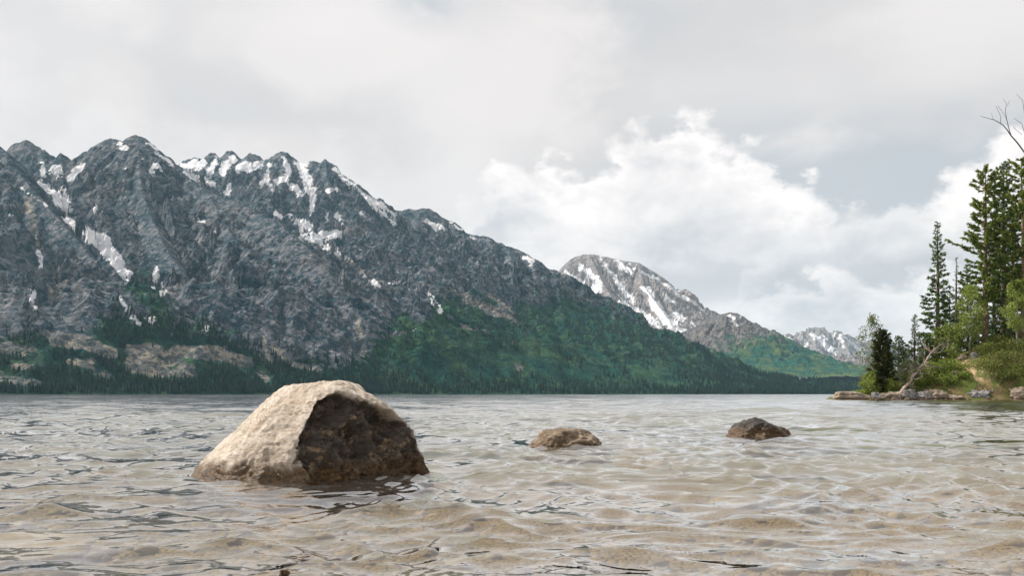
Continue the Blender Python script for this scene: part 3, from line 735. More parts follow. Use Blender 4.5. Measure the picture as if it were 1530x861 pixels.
# ------------------------------------------------------------------ the lake surface
rows = np.concatenate([np.geomspace(0.7, 3.0, 90, False), np.geomspace(3.0, 40, 760, False), np.geomspace(40, 400, 230, False), np.geomspace(400, 6000, 50)])
angs = np.concatenate([np.linspace(-88, -33, 22, False), np.linspace(-33, 33, 330, False), np.linspace(33, 88, 23)]) * math.pi / 180
WX, WY = polar(rows, angs)
WR = np.hypot(WX, WY)
spacing = np.maximum(np.gradient(rows)[:, None] * np.ones_like(WX), WR * np.gradient(angs)[None, :])
wr = np.random.default_rng(21)
WZ = np.zeros_like(WX); HX = np.zeros_like(WX); HY = np.zeros_like(WX)
gx_, gy_ = WX + 0.5 * noise2(WX / 2.2, WY / 2.2, 5), WY + 0.5 * noise2(WX / 2.2 + 7, WY / 2.2, 6)
NW = 84
for i in range(NW):
    lam = math.exp(wr.uniform(math.log(0.16), math.log(2.6)))
    th = math.radians(wr.normal(-14, 44))                     # waves run towards the viewer, a little to the right
    kx, ky = math.sin(th) * 2 * math.pi / lam, -math.cos(th) * 2 * math.pi / lam
    slope = 0.042 * wr.uniform(0.5, 1.4) * (1.65 if lam < 0.7 else 0.6)
    a = slope * lam / (2 * math.pi)
    fade = np.clip(lam / (2.6 * spacing) - 1, 0, 1)
    ph = kx * gx_ + ky * gy_ + wr.uniform(0, 6.28)
    WZ += a * fade * np.sin(ph)
    HX += a * 0.8 * fade * np.cos(ph) * math.sin(th); HY -= a * 0.8 * fade * np.cos(ph) * math.cos(th)
for i in range(44):                                   # capillary ripples in the shallows
    lam = math.exp(wr.uniform(math.log(0.06), math.log(0.20))); th = math.radians(wr.normal(-8, 55))
    kx, ky = math.sin(th) * 2 * math.pi / lam, -math.cos(th) * 2 * math.pi / lam
    a = 0.026 * wr.uniform(0.5, 1.4) * lam / (2 * math.pi)
    patch = np.clip(0.75 + 0.9 * noise2(WX * 1.1 + i * 3.7, WY * 0.8, 200 + i % 6), 0, 1.6)
    fade = np.clip(lam / (2.6 * spacing) - 1, 0, 1)
    ph = kx * gx_ + ky * gy_ + wr.uniform(0, 6.28)
    WZ += a * fade * patch * np.sin(ph)
    HX += a * 0.7 * fade * patch * np.cos(ph) * math.sin(th); HY -= a * 0.7 * fade * patch * np.cos(ph) * math.cos(th)
for i in range(34):                                   # longer waves out on the open lake
    lam = math.exp(wr.uniform(math.log(1.8), math.log(7.5))); th = math.radians(wr.normal(-10, 38))
    kx, ky = math.sin(th) * 2 * math.pi / lam, -math.cos(th) * 2 * math.pi / lam
    a = 0.026 * wr.uniform(0.5, 1.4) * lam / (2 * math.pi)
    WZ += a * np.clip(lam / (2.4 * spacing) - 1, 0, 1) * sstep(WR, 12, 40) * np.sin(kx * gx_ + ky * gy_ + wr.uniform(0, 6.28))
gust = 0.75 + 0.5 * noise2(WX / 6, WY / 9, 31)
CLEAR = np.zeros_like(WX)
WZ *= gust * (0.55 + 0.45 * sstep(WR, 2.5, 8.0))
def crest(pts, h, wf, wb):
    """a single steeper wavelet along a line given by pixels on the water"""
    global WZ, CLEAR
    P = [on_water(*p) for p in pts]
    L = np.cumsum([0] + [math.hypot(b[0] - a[0], b[1] - a[1]) for a, b in zip(P[:-1], P[1:])])
    best = np.full(WX.shape, 1e9); side = np.zeros_like(WX); tt = np.zeros_like(WX)
    for k, (a, b) in enumerate(zip(P[:-1], P[1:])):
        dx, dy = b[0] - a[0], b[1] - a[1]; l = math.hypot(dx, dy)
        t = np.clip(((WX - a[0]) * dx + (WY - a[1]) * dy) / (l * l), 0, 1)
        d = np.hypot(WX - a[0] - t * dx, WY - a[1] - t * dy)
        q = d < best
        best[q] = d[q]; tt[q] = ((L[k] + t * l) / L[-1])[q]
        side[q] = (((WX - a[0]) * dy - (WY - a[1]) * dx) / l)[q]
    w_ = np.where(side > 0, wf, wb)
    CLEAR = np.maximum(CLEAR, np.sin(tt * math.pi) ** 0.5 * np.exp(-(best / (0.10 + 1.6 * wf)) ** 2) * (side > -0.05) * min(1.0, h / 0.04))
    env = np.sin(np.clip(tt, 0.0, 1.0) * math.pi) ** 0.6
    WZ += h * env * np.exp(-(best / w_) ** 2) * (1 + 0.35 * noise2(WX * 6, WY * 6, 77))
crest([(480, 790), (560, 775), (640, 772), (720, 788), (790, 800)], 0.085, 0.11, 0.26)
crest([(400, 862), (520, 842), (610, 828), (690, 815), (810, 798)], 0.040, 0.06, 0.16)
crest([(1060, 772), (1120, 782), (1180, 782), (1260, 764)], 0.065, 0.12, 0.24)
crest([(-20, 772), (40, 770), (110, 778)], 0.055, 0.14, 0.3)
crest([(820, 775), (880, 768), (960, 762)], 0.025, 0.10, 0.2)
crest([(-40, 700), (100, 704), (230, 706), (330, 700)], 0.035, 0.2, 0.4)
crest([(1150, 640), (1280, 645), (1420, 648)], 0.05, 0.5, 0.9)
crest([(640, 712), (720, 716), (800, 714)], 0.022, 0.15, 0.3)
crest([(180, 830), (300, 822), (420, 815)], 0.022, 0.08, 0.2)
crest([(860, 800), (980, 806), (1100, 800)], 0.016, 0.08, 0.2)
m, n = material('lake_water')
p = n.pos()
flat2 = lambda sc, rot, det: n.n('ShaderNodeTexNoise', {'Vector': n.mapping(p, scale=sc, rot=(0, 0, rad(rot))), 'Scale': 1.0, 'Detail': det, 'Roughness': 0.55, 'Distortion': 0.5},
                                 noise_dimensions='2D').outputs[1]
vm = lambda op, a, b=None, sc=None: n.n('ShaderNodeVectorMath', {k: v for k, v in ((0, a), (1, b), ('Scale', sc)) if v is not None}, operation=op).outputs[0]
tilt = None                                          # slopes of the ripples too small for the mesh, as tilts of the surface
for sc, rot, det, k in (((0.45, 1.0, 1), 10, 2, 0.30), ((0.16, 0.22, 1), -6, 3, 0.30), ((2.2, 4.4, 1), -12, 2, 0.34), ((8.0, 14.0, 1), 8, 2, 0.24), ((24.0, 38.0, 1), -5, 2, 0.10)):
    t = vm('MULTIPLY', vm('SUBTRACT', flat2(sc, rot, det), (0.5, 0.5, 0.5)), (k * 0.6, k, 0.0))
    tilt = t if tilt is None else vm('ADD', tilt, t)
gust = n.ss(n.noise(n.mapping(p, scale=(0.05, 0.022, 1), rot=(0, 0, rad(8))), 1.0, 5, 0.6, 0.5), 0.34, 0.66, 0.55, 1.5)
tilt = vm('SCALE', tilt, None, gust)
ts = n.n('ShaderNodeSeparateXYZ', {'Vector': tilt})
out = n.ss(n.n('ShaderNodeSeparateXYZ', {'Vector': p}).outputs[1], 7.0, 45.0)      # open water: steeper lee faces
ty = n.m('SUBTRACT', n.m('MULTIPLY', ts.outputs[1], n.m('SUBTRACT', 1.0, out)), n.m('MULTIPLY', n.m('ABSOLUTE', ts.outputs[1]), n.m('MULTIPLY', out, 1.3)))
tilt = n.n('ShaderNodeCombineXYZ', {0: ts.outputs[0], 1: ty, 2: 0.0}).outputs[0]
nb = vm('NORMALIZE', vm('ADD', n.n('ShaderNodeNewGeometry').outputs['Normal'], tilt))
back = n.n('ShaderNodeNewGeometry').outputs['Backfacing']          # light leaving the bed passes up through the same thin film
fres = n.n('ShaderNodeFresnel', {'IOR': n.lin(back, 0, 1, 1.5, 1 / 1.5), 'Normal': nb}).outputs[0]
fres = n.m('ADD', n.m('MULTIPLY', fres, 1.36), 0.05, clamp=True)
gl = n.n('ShaderNodeBsdfGlossy', {'Color': (1.0, 0.985, 0.98), 'Roughness': 0.02, 'Normal': nb}).outputs[0]
tr = n.n('ShaderNodeBsdfTransparent', {'Color': (0.90, 0.93, 0.88)}).outputs[0]
pale_lift = n.n('ShaderNodeBsdfDiffuse', {'Color': (0.80, 0.785, 0.775), 'Normal': nb}).outputs[0]      # faint pale diffuse added to brighten the water, standing in for sky reflection
lift_amt = n.ss(n.noise(n.mapping(p, scale=(0.5, 1.3, 1)), 1.0, 4, 0.6, 0.6), 0.30, 0.70, 0.02, 0.05)
lift_amt = n.m('MULTIPLY', lift_amt, n.m('SUBTRACT', 1.0, n.n('ShaderNodeAttribute', attribute_name='clear').outputs['Fac']))
body = n.n('ShaderNodeMixShader', {0: lift_amt, 1: tr, 2: pale_lift}).outputs[0]
finish(n, n.n('ShaderNodeMixShader', {0: fres, 1: body, 2: gl}).outputs[0])
WATER = m
link('lake', raw_mesh('lake', np.stack([WX + HX, WY + HY, WZ], -1).reshape(-1, 3), grid_faces(*WX.shape), True, {'clear': CLEAR.ravel()}), WATER, kind='structure', label='choppy clear lake water')

#=ROCKS=
# ------------------------------------------------------------------ rocks
def ico(sub):
    t = (1 + 5 ** .5) / 2
    v = np.array([(-1, t, 0), (1, t, 0), (-1, -t, 0), (1, -t, 0), (0, -1, t), (0, 1, t), (0, -1, -t), (0, 1, -t), (t, 0, -1), (t, 0, 1), (-t, 0, -1), (-t, 0, 1)], float)
    f = np.array([(0, 11, 5), (0, 5, 1), (0, 1, 7), (0, 7, 10), (0, 10, 11), (1, 5, 9), (5, 11, 4), (11, 10, 2), (10, 7, 6), (7, 1, 8), (3, 9, 4), (3, 4, 2), (3, 2, 6), (3, 6, 8), (3, 8, 9),
                  (4, 9, 5), (2, 4, 11), (6, 2, 10), (8, 6, 7), (9, 8, 1)])
    for _ in range(sub):
        e = np.sort(np.concatenate([f[:, [0, 1]], f[:, [1, 2]], f[:, [2, 0]]]), 1)
        u, inv = np.unique(e, axis=0, return_inverse=True); inv = inv.ravel()
        mid = (v[u[:, 0]] + v[u[:, 1]]) / 2
        n = len(f); a, b, c = inv[:n] + len(v), inv[n:2 * n] + len(v), inv[2 * n:] + len(v)
        f = np.concatenate([np.stack([f[:, 0], a, c], 1), np.stack([a, f[:, 1], b], 1), np.stack([c, b, f[:, 2]], 1), np.stack([a, b, c], 1)])
        v = np.concatenate([v, mid])
    return v / np.linalg.norm(v, axis=1)[:, None], f
ICO = {k: ico(k) for k in (3, 4, 5, 6)}

def hull(dirs, planes, p=16):
    s = 0
    for nrm, d in planes:
        nrm = np.asarray(nrm, float); nrm = nrm / np.linalg.norm(nrm)
        s = s + (np.maximum(dirs @ nrm, 1e-6) / d) ** p
    return dirs * (s ** (-1.0 / p))[:, None]

def rock_material(name, light, mid, dark, wet_top=0.0, wet=(0.05, 0.035, 0.02), scale=1.0, face=None, patch=0.6):
    m, n = material(name)
    p = n.n('ShaderNodeTexCoord').outputs['Object']
    wp = n.pos()
    big = n.noise(p, 2.2 * scale, 8, 0.62, 0.4)
    speck = n.noise(p, 38.0 * scale, 6, 0.75)
    grain = n.noise(n.mapping(p, scale=(9 * scale, 9 * scale, 16 * scale), rot=(0, rad(38), 0)), 1.0, 7, 0.7, 0.3)
    c = n.mix(n.ss(n.m('ADD', n.m('MULTIPLY', big, 0.6), n.m('MULTIPLY', grain, 0.4)), 0.40, 0.60), mid, light)
    c = n.mix(n.ss(speck, 0.46, 0.66, 0, 0.6), c, dark)
    c = n.mix(n.ss(n.noise(p, 5.5 * scale, 6, 0.6), 0.58, 0.72, 0, patch), c, (0.66, 0.61, 0.55))
    c = n.mix(n.ss(n.noise(p, 3.6 * scale, 9, 0.7, 0.6), 0.55, 0.68, 0, min(patch, 0.55)), c, (0.34, 0.22, 0.12))
    if face is not None:                          # weathered broken face: own dark tone deepened by painted shade, with ochre lichen
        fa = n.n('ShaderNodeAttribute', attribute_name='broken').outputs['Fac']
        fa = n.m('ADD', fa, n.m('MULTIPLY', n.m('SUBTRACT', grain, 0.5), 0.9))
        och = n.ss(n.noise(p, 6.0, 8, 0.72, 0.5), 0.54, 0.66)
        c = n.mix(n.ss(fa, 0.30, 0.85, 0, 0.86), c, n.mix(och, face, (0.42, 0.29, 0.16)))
    seam = n.m('ABSOLUTE', n.m('SUBTRACT', n.noise(n.mapping(p, scale=(1.6 * scale, 1.6 * scale, 3.4 * scale), rot=(0, rad(35), rad(20))), 1.0, 6, 0.6, 0.5), 0.5))
    c = n.mix(n.ss(seam, 0.012, 0.002, 0, 0.7), c, dark)
    z = n.n('ShaderNodeSeparateXYZ', {'Vector': wp}).outputs[2]
    wt = n.ss(n.m('ADD', z, n.m('MULTIPLY', n.m('SUBTRACT', n.noise(p, 6.0 * scale, 6, 0.65), 0.5), 0.35)), wet_top, wet_top - 0.09)
    c = n.mix(n.m('MULTIPLY', wt, 0.9), c, n.mix(n.ss(speck, 0.42, 0.6), wet, (0.20, 0.115, 0.045)))
    h = n.m('ADD', n.m('ADD', n.m('MULTIPLY', grain, 0.7), n.m('MULTIPLY', speck, 0.22)), n.m('MULTIPLY', big, 0.8))
    nb = bump(n, h, 0.9, 0.09 / scale)
    finish(n, principled(n, c, n.lin(wt, 0, 1, 0.85, 0.28), nb, 0.35))
    return m

# the big boulder
bc = np.array([-1.70, 8.75, 0.05])
dirs, fac = ICO[6]
pl = [((-0.12, 0.0, 1.0), 0.745), ((-0.60, -0.26, 0.76), 0.675), ((-0.18, -0.62, 0.76), 0.70), ((-0.86, -0.15, 0.42), 0.94), ((0.44, -0.88, 0.10), 0.60), ((0.90, -0.10, 0.42), 0.86),
      ((0.50, -0.1, 0.86), 0.735), ((-0.55, -0.83, 0.10), 0.90), ((0.0, 1.0, 0.25), 0.72), ((0.65, 0.7, 0.25), 0.80), ((-0.7, 0.65, 0.3), 0.80), ((0, 0, -1), 0.5), ((0.05, -1, -0.05), 0.72)]
pl = [q for q in pl if q[0] not in ((0.44, -0.88, 0.10), (0.05, -1, -0.05))] + [((0.0, -1.0, 0.12), 0.80), ((0.55, -0.80, 0.20), 0.86)]
P = hull(dirs, pl, 26)
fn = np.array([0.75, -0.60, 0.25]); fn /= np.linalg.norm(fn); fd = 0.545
uneven = fd + 0.06 * fbm3(P * 2.4 + 5, 4, 23, 0.6)
over = P @ fn - uneven                            # the block that split away left an uneven face
P = P - fn * np.maximum(over, 0)[:, None]
nr = P / np.linalg.norm(P, axis=1)[:, None]
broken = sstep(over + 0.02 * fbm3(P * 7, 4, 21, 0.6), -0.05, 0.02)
P = P + nr * (0.040 * fbm3(P * 1.7, 4, 3) + 0.020 * fbm3(P * 6.0, 5, 4, 0.65))[:, None]
chunk = np.abs(noise3(P * np.array([2.6, 2.6, 3.2]) + 3.0, 9)) + 0.5 * np.abs(noise3(P * 5.5, 10)) + 0.3 * np.abs(noise3(P * 12, 12))
P = P - fn * (broken * (0.26 * chunk + 0.10 * np.abs(noise3(P * 20, 15)) - 0.05))[:, None]
crack = np.exp(-(np.abs(noise3(P * np.array([1.2, 1.2, 2.6]) + 11, 14)) / 0.02) ** 2) * 0.014
P = P - nr * crack[:, None]
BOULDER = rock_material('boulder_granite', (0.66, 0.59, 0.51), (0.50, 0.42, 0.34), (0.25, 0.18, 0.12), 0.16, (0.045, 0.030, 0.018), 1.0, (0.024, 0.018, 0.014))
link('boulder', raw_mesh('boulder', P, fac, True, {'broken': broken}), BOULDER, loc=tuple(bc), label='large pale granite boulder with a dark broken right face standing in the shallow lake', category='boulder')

def small_rock(name, label, cat, loc, size, planes_seed, mat, sub=4, rough=0.06, group=None, rot=0.0, planes=None, kind=None, p=12):
    r = np.random.default_rng(planes_seed)
    d, f = ICO[sub]
    if planes is None:
        planes = []
        for _ in range(11):
            q = r.normal(size=3); q /= np.linalg.norm(q); planes.append((q, r.uniform(0.72, 1.02)))
        planes += [((0, 0, -1), 0.8), ((1, 0, 0), 1.0), ((-1, 0, 0), 1.0), ((0, 1, 0), 1.0), ((0, -1, 0), 1.0), ((0, 0, 1), 1.0)]
    v = hull(d, planes, p)
    v = v + d * (rough * fbm3(v * 2.0 + planes_seed, 4, planes_seed) + rough * 0.4 * fbm3(v * 7, 3, planes_seed + 1))[:, None]
    v = v * np.asarray(size)
    ca, sa = math.cos(rot), math.sin(rot)
    v[:, :2] = np.stack([v[:, 0] * ca - v[:, 1] * sa, v[:, 0] * sa + v[:, 1] * ca], 1)
    return link(name, raw_mesh(name, v, f), mat, loc=loc, label=label, category=cat, group=group)

LAKE_ROCK = rock_material('lake_rock', (0.30, 0.235, 0.17), (0.14, 0.10, 0.065), (0.03, 0.023, 0.017), 0.09, (0.04, 0.028, 0.018), 2.0, patch=0.35)
DARK_ROCK = rock_material('dark_lake_rock', (0.085, 0.072, 0.062), (0.028, 0.026, 0.025), (0.012, 0.011, 0.011), 0.2, (0.022, 0.020, 0.018), 2.0, patch=0.12)
x, y = on_water(848, 667)
small_rock('rock', 'low speckled brown rock awash in the lake between the boulder and the dark rock', 'rock', (x, y + 0.2, 0.0), (0.48, 0.42, 0.25), 5, LAKE_ROCK, 5, 0.15,
           planes=[((0, 0, 1), 0.85), ((-0.7, -0.2, 0.65), 0.86), ((0.62, -0.2, 0.75), 0.80), ((0.9, 0, 0.3), 0.95), ((-0.95, 0, 0.2), 0.98), ((0.2, -1, 0.25), 0.9), ((-0.4, -0.8, 0.4), 0.9), ((0, 1, 0.2), 0.9), ((0, 0, -1), 0.9)])
x, y = on_water(1143, 655)
small_rock('rock', 'dark wet angular rock with a peaked left end awash in the lake', 'rock', (x, y + 0.25, 0.0), (0.54, 0.45, 0.38), 8, DARK_ROCK, 5, 0.16,
           planes=[((-0.25, -0.1, 0.95), 0.70), ((0.55, -0.12, 0.8), 0.60), ((-0.85, -0.1, 0.5), 0.72), ((0.95, 0, 0.2), 0.98), ((-1, 0, 0), 0.92), ((0.25, -0.95, 0.2), 0.85), ((-0.4, -0.85, 0.3), 0.85), ((0, 1, 0.2), 0.9), ((0, 0, -1), 0.9)])
for px_, py_, lab in ((425, 858, 'little black wet stone at the low end of the breaking ripple'), (650, 826, 'little dark wet stone at the crest of the breaking ripple')):
    x, y = on_water(px_, py_)
    small_rock('pebble', lab, 'stone', (x, y, 0.0), (0.020, 0.018, 0.020), 60 + px_, DARK_ROCK, 4, 0.12)
SUB = rock_material('submerged_stone', (0.34, 0.23, 0.09), (0.24, 0.155, 0.06), (0.13, 0.085, 0.035), -5.0, (0.05, 0.03, 0.02), 2.0)
for i, (px_, py_, sx, sz) in enumerate(((155, 676, 0.33, 0.26), (40, 790, 0.42, 0.13), (965, 640, 0.55, 0.42), (1195, 712, 0.25, 0.22), (1110, 712, 0.3, 0.22), (640, 838, 0.2, 0.09))):
    x, y = on_water(px_, py_)
    zb = float(np.interp(y, [4, 6, 9, 14, 25], [-0.10, -0.17, -0.30, -0.55, -1.1]))
    zc = zb * 0.95
    small_rock('submerged_stone', 'amber stone lying just under the rippled lake surface', 'stone', (x, y, zc), (sx, sx * 0.8, abs(zb) * 0.55), 40 + i, SUB, 4, 0.08, 'stones under the lake surface', i * 1.3)
# loose gravel on the lake bed near the viewer
r = np.random.default_rng(3)
g = Soup(); dv, df = ICO[3]
dv, df = ico(1)
n_p = 1000
yy = r.uniform(2.2, 11.0, n_p) ** 1.0; xx = r.uniform(-0.62, 0.62, n_p) * yy
zz_ = bed_depth(xx, yy)
for i in range(n_p):
    s = 0.018 + 0.05 * r.random() ** 3
    v = dv * (1 + 0.18 * r.normal(size=(len(dv), 1))) * np.array([s, s * r.uniform(0.7, 1), s * 0.5])
    g.add(v + (xx[i], yy[i], zz_[i] + s * 0.25), t=df)
m, n = material('bed_pebble')
isl = n.n('ShaderNodeNewGeometry').outputs['Random Per Island']
c = n.mix(isl, (0.10, 0.065, 0.03), (0.24, 0.16, 0.08))
c = n.mix(n.ss(n.m('FRACT', n.m('MULTIPLY', isl, 7.3)), 0.8, 0.85, 0, 0.5), c, (0.34, 0.27, 0.19))
finish(n, principled(n, c, 0.7))
link('gravel', g.mesh('gravel'), m, kind='stuff', label='rounded brown pebbles on the shallow lake bed', category='gravel')

#=POINT=
# ------------------------------------------------------------------ the wooded point on the right
YS = 119.0
def point_height(X, Y):
    pxx = CX + X / np.maximum(Y, 1) * F
    sh = YS + np.interp(X, [36, 38.5, 40, 45, 60, 90], [3, 1.0, 0.4, 0, -1.5, -4]) + 0.9 * noise2(X / 3.1, X * 0, 61)
    u = Y - sh
    edge = X - 0.3265 * Y - 0.9 * noise2(Y / 4.0, Y * 0, 62)
    d = np.minimum(u, edge * 1.2 + 1.0)
    top = np.interp(X - 0.3265 * (Y - 119), [37, 42, 46, 50, 54, 57, 62, 75, 140], [0.5, 1.2, 2.0, 3.6, 5.6, 6.6, 7.6, 9, 12])
    z = top * (1 - np.exp(-np.maximum(d, 0) / 4.2)) + np.minimum(d, 0) * 0.35 + 0.12
    z += 0.22 * fbm2(X / 2.2, Y / 2.2, 4, 63) * sstep(d, 0, 3) + 0.05 * fbm2(X * 1.5, Y * 1.5, 3, 64)
    return z
xs = np.arange(33, 150, 0.52); ys = np.arange(104, 215, 0.52)
PYg, PXg = np.meshgrid(ys, xs, indexing='ij')
PZg = point_height(PXg, PYg)
m, n = material('point_soil')
p = n.pos()
sxyz = n.n('ShaderNodeSeparateXYZ', {'Vector': p})
sandy = n.ss(n.m('ADD', n.m('ABSOLUTE', n.m('SUBTRACT', sxyz.outputs[0], 55.0)), n.m('MULTIPLY', n.m('SUBTRACT', n.noise(p, 0.35, 7, 0.7), 0.5), 13.0)), 2.6, 1.2)
sandy = n.m('MULTIPLY', sandy, n.ss(sxyz.outputs[2], 1.6, 3.0))
c = n.mix(sandy, n.mix(n.ss(n.noise(p, 0.8, 7, 0.65, 0.4), 0.42, 0.60), (0.10, 0.075, 0.04), (0.20, 0.15, 0.07)), (0.46, 0.33, 0.20))
c = n.mix(n.ss(n.noise(p, 0.33, 7, 0.65, 0.5), 0.46, 0.54, 0, 0.9), c, n.mix(n.noise(p, 2.0, 4), (0.055, 0.085, 0.018), (0.10, 0.125, 0.030)))
finish(n, principled(n, c, 0.9, bump(n, n.noise(p, 5, 7, 0.7), 0.8, 0.15), 0.15))
link('point', raw_mesh('point', np.stack([PXg, PYg, PZg], -1).reshape(-1, 3), grid_faces(*PXg.shape)), m, kind='structure', label='sloping wooded point of sandy soil and grass')
def gz(x, y):
    return float(point_height(np.array([x]), np.array([y]))[0])

NEEDLE_D = foliage_material('spruce_needles', (0.048, 0.091, 0.039), (0.080, 0.140, 0.048), (0.160, 0.216, 0.060), 0.5, 0.15)
NEEDLE_L = foliage_material('pine_needles', (0.095, 0.151, 0.044), (0.150, 0.212, 0.053), (0.326, 0.350, 0.088), 0.45, 0.2)
NEEDLE_B = foliage_material('fir_needles', (0.062, 0.101, 0.050), (0.097, 0.134, 0.064), (0.168, 0.193, 0.086), 0.5, 0.2)
NEEDLE_J = foliage_material('juniper_scales', (0.018, 0.031, 0.013), (0.039, 0.055, 0.016), (0.098, 0.098, 0.023), 0.9, 0.1)
LEAF_A = foliage_material('aspen_leaves', (0.147, 0.206, 0.045), (0.207, 0.281, 0.056), (0.394, 0.450, 0.112), 0.5, 0.4)
LEAF_G = foliage_material('grey_green_leaves', (0.098, 0.133, 0.063), (0.140, 0.175, 0.077), (0.238, 0.266, 0.126), 0.5, 0.35)
LEAF_W = foliage_material('willow_leaves', (0.113, 0.170, 0.029), (0.159, 0.213, 0.036), (0.293, 0.333, 0.074), 0.6, 0.3)
LEAF_D = foliage_material('dark_shrub_leaves', (0.070, 0.097, 0.023), (0.114, 0.146, 0.029), (0.216, 0.226, 0.054), 0.6, 0.25)
def bark_material(name, a, b):
    m, n = material(name)
    p = n.n('ShaderNodeTexCoord').outputs['Object']
    v = n.noise(n.mapping(p, scale=(7, 7, 1.6)), 1.0, 6, 0.7, 0.5)
    finish(n, principled(n, n.mix(n.ss(v, 0.38, 0.62), a, b), 0.9, bump(n, v, 0.8, 0.06), 0.15))
    return m
BARK = bark_material('conifer_bark', (0.055, 0.042, 0.034), (0.17, 0.135, 0.11))
BARK_P = bark_material('pine_bark', (0.09, 0.062, 0.042), (0.26, 0.19, 0.125))
BARK_G = bark_material('pale_bark', (0.20, 0.18, 0.15), (0.38, 0.34, 0.29))
DEAD = bark_material('bleached_wood', (0.20, 0.15, 0.125), (0.46, 0.37, 0.31))
DEAD_G = bark_material('grey_dead_wood', (0.06, 0.052, 0.05), (0.16, 0.14, 0.13))

def unit(v):
    return v / (np.linalg.norm(v, axis=-1, keepdims=True) + 1e-9)

def conifer(name, label, px, top_py, Y, width, mat, bark, seed, crown0=0.08, per_m=7.0, droop=0.25, dens=1.0, taper=0.85, spread=1.0, lean=0.0, group=None, clumpy=0.0, sprig=0.42, stubs=0, trunk_r=None):
    """a conifer: tapered trunk, limbs in loose whorls, and needle sprays along every limb"""
    r = np.random.default_rng(seed)
    x = (px - CX) / F * Y; z0 = gz(x, Y) - 0.15
    H = H0 + (HZ - top_py) / F * Y - z0
    root = link(name, None, loc=(x, Y, z0), label=label, category='tree', group=group)
    tr = trunk_r or (0.016 * H + 0.03)
    tz = np.linspace(0, 1, 14)
    bend = np.cumsum(r.normal(0, 0.035, (14, 2)), 0) * (H / 12.0) * 0.5
    tp = np.stack([bend[:, 0] + lean * tz * H, bend[:, 1], tz * H], 1)
    s = Soup(); s.tube(tp, tr * (1 - tz) ** 0.8 + 0.012, 9)
    link('trunk', s.mesh('trunk'), bark, root)
    at = lambda t: np.array([np.interp(t, tz, tp[:, k]) for k in range(3)])
    limbs, fol = Soup(), Soup()
    nb = int(H * (1 - crown0) * per_m)
    az_ = r.uniform(0, 6.28)
    gap = noise2(np.linspace(0, H / 2.2, 400), np.zeros(400) + seed, seed)
    for i in range(nb):
        t = crown0 + (1 - crown0) * (i + r.random()) / nb
        az_ += 2.4 + r.normal(0, 0.35)
        rel = (t - crown0) / (1 - crown0)
        L = width * 0.5 * ((1 - rel) ** taper * 0.93 + 0.05) * r.uniform(0.55, 1.15) * (0.55 + 0.45 * min(1, rel / 0.12))
        side_n = noise3(np.array([[math.cos(az_) * 1.3, math.sin(az_) * 1.3, t * H / 2.6]]) + seed, seed)[0]
        L *= 1 + clumpy * side_n * 1.3
        if clumpy and side_n < -0.28 - 0.15 * (1 - clumpy): continue
        if L < 0.12: L = 0.12
        up = 0.35 * rel - droop * (1 - rel) + r.normal(0, 0.08)
        d0 = np.array([math.cos(az_), math.sin(az_), up])
        b0 = at(t); u_ = np.linspace(0, 1, 5)[:, None]
        cur = b0 + d0 * L * u_ + np.array([0, 0, 1.0]) * (-droop * 0.35 * L * u_ + 0.28 * L * u_ ** 2.2)
        limbs.tube(cur, np.linspace(0.018 + 0.010 * L, 0.006, 5), 4)
        ns = max(6, int((8 + 30 * L) * dens))
        q = r.uniform(0.12 if L < 1 else 0.22, 1.0, ns) ** 0.8
        pos = np.stack([np.interp(q, u_[:, 0], cur[:, k]) for k in range(3)], 1)
        out = unit(np.array([math.cos(az_), math.sin(az_), 0.0]))[None]
        lat = np.array([-math.sin(az_), math.cos(az_), 0.0])[None]
        sd = r.choice([-1, 1], ns)[:, None] * (1.1 - 0.6 * q[:, None])
        dd = unit(out * r.uniform(0.35, 1.0, (ns, 1)) + lat * sd * spread * r.uniform(0.3, 1.1, (ns, 1)) + np.array([[0, 0, 1.0]]) * r.normal(0.0 if droop > 0.1 else 0.25, 0.32, (ns, 1)))
        ln = sprig * r.uniform(0.55, 1.25, ns) * (0.55 + 0.45 * min(1.0, L))
        fol.blades(pos + r.normal(0, 0.05, pos.shape), dd, r.normal(size=(ns, 3)) * 0.6 + np.cross(dd, [0, 0, 1.0]), ln, ln * r.uniform(0.32, 0.55, ns))
    # the leader
    tip = at(0.985)
    k = 14; dd = unit(r.normal(0, 0.35, (k, 3)) + [0, 0, 1.0])
    fol.blades(np.repeat(tip[None], k, 0) + np.stack([np.zeros(k), np.zeros(k), r.uniform(-0.5, 0.0, k)], 1), dd, r.normal(size=(k, 3)), r.uniform(0.18, 0.36, k), r.uniform(0.07, 0.12, k))
    for i in range(stubs):                        # dead stubs on the bare lower trunk
        t = r.uniform(0.06, max(crown0, 0.12) + 0.2); a = r.uniform(0, 6.28); L = r.uniform(0.4, 1.6)
        b0 = at(t); e = b0 + np.array([math.cos(a), math.sin(a), r.uniform(-0.3, 0.15)]) * L
        limbs.tube([b0, (b0 + e) / 2 + r.normal(0, 0.05, 3), e], [0.022, 0.015, 0.005], 4)
    link('branchwork', limbs.mesh('branchwork'), bark, root, kind='stuff')
    link('crown', fol.mesh('crown', False), mat, root, kind='stuff')
    return root

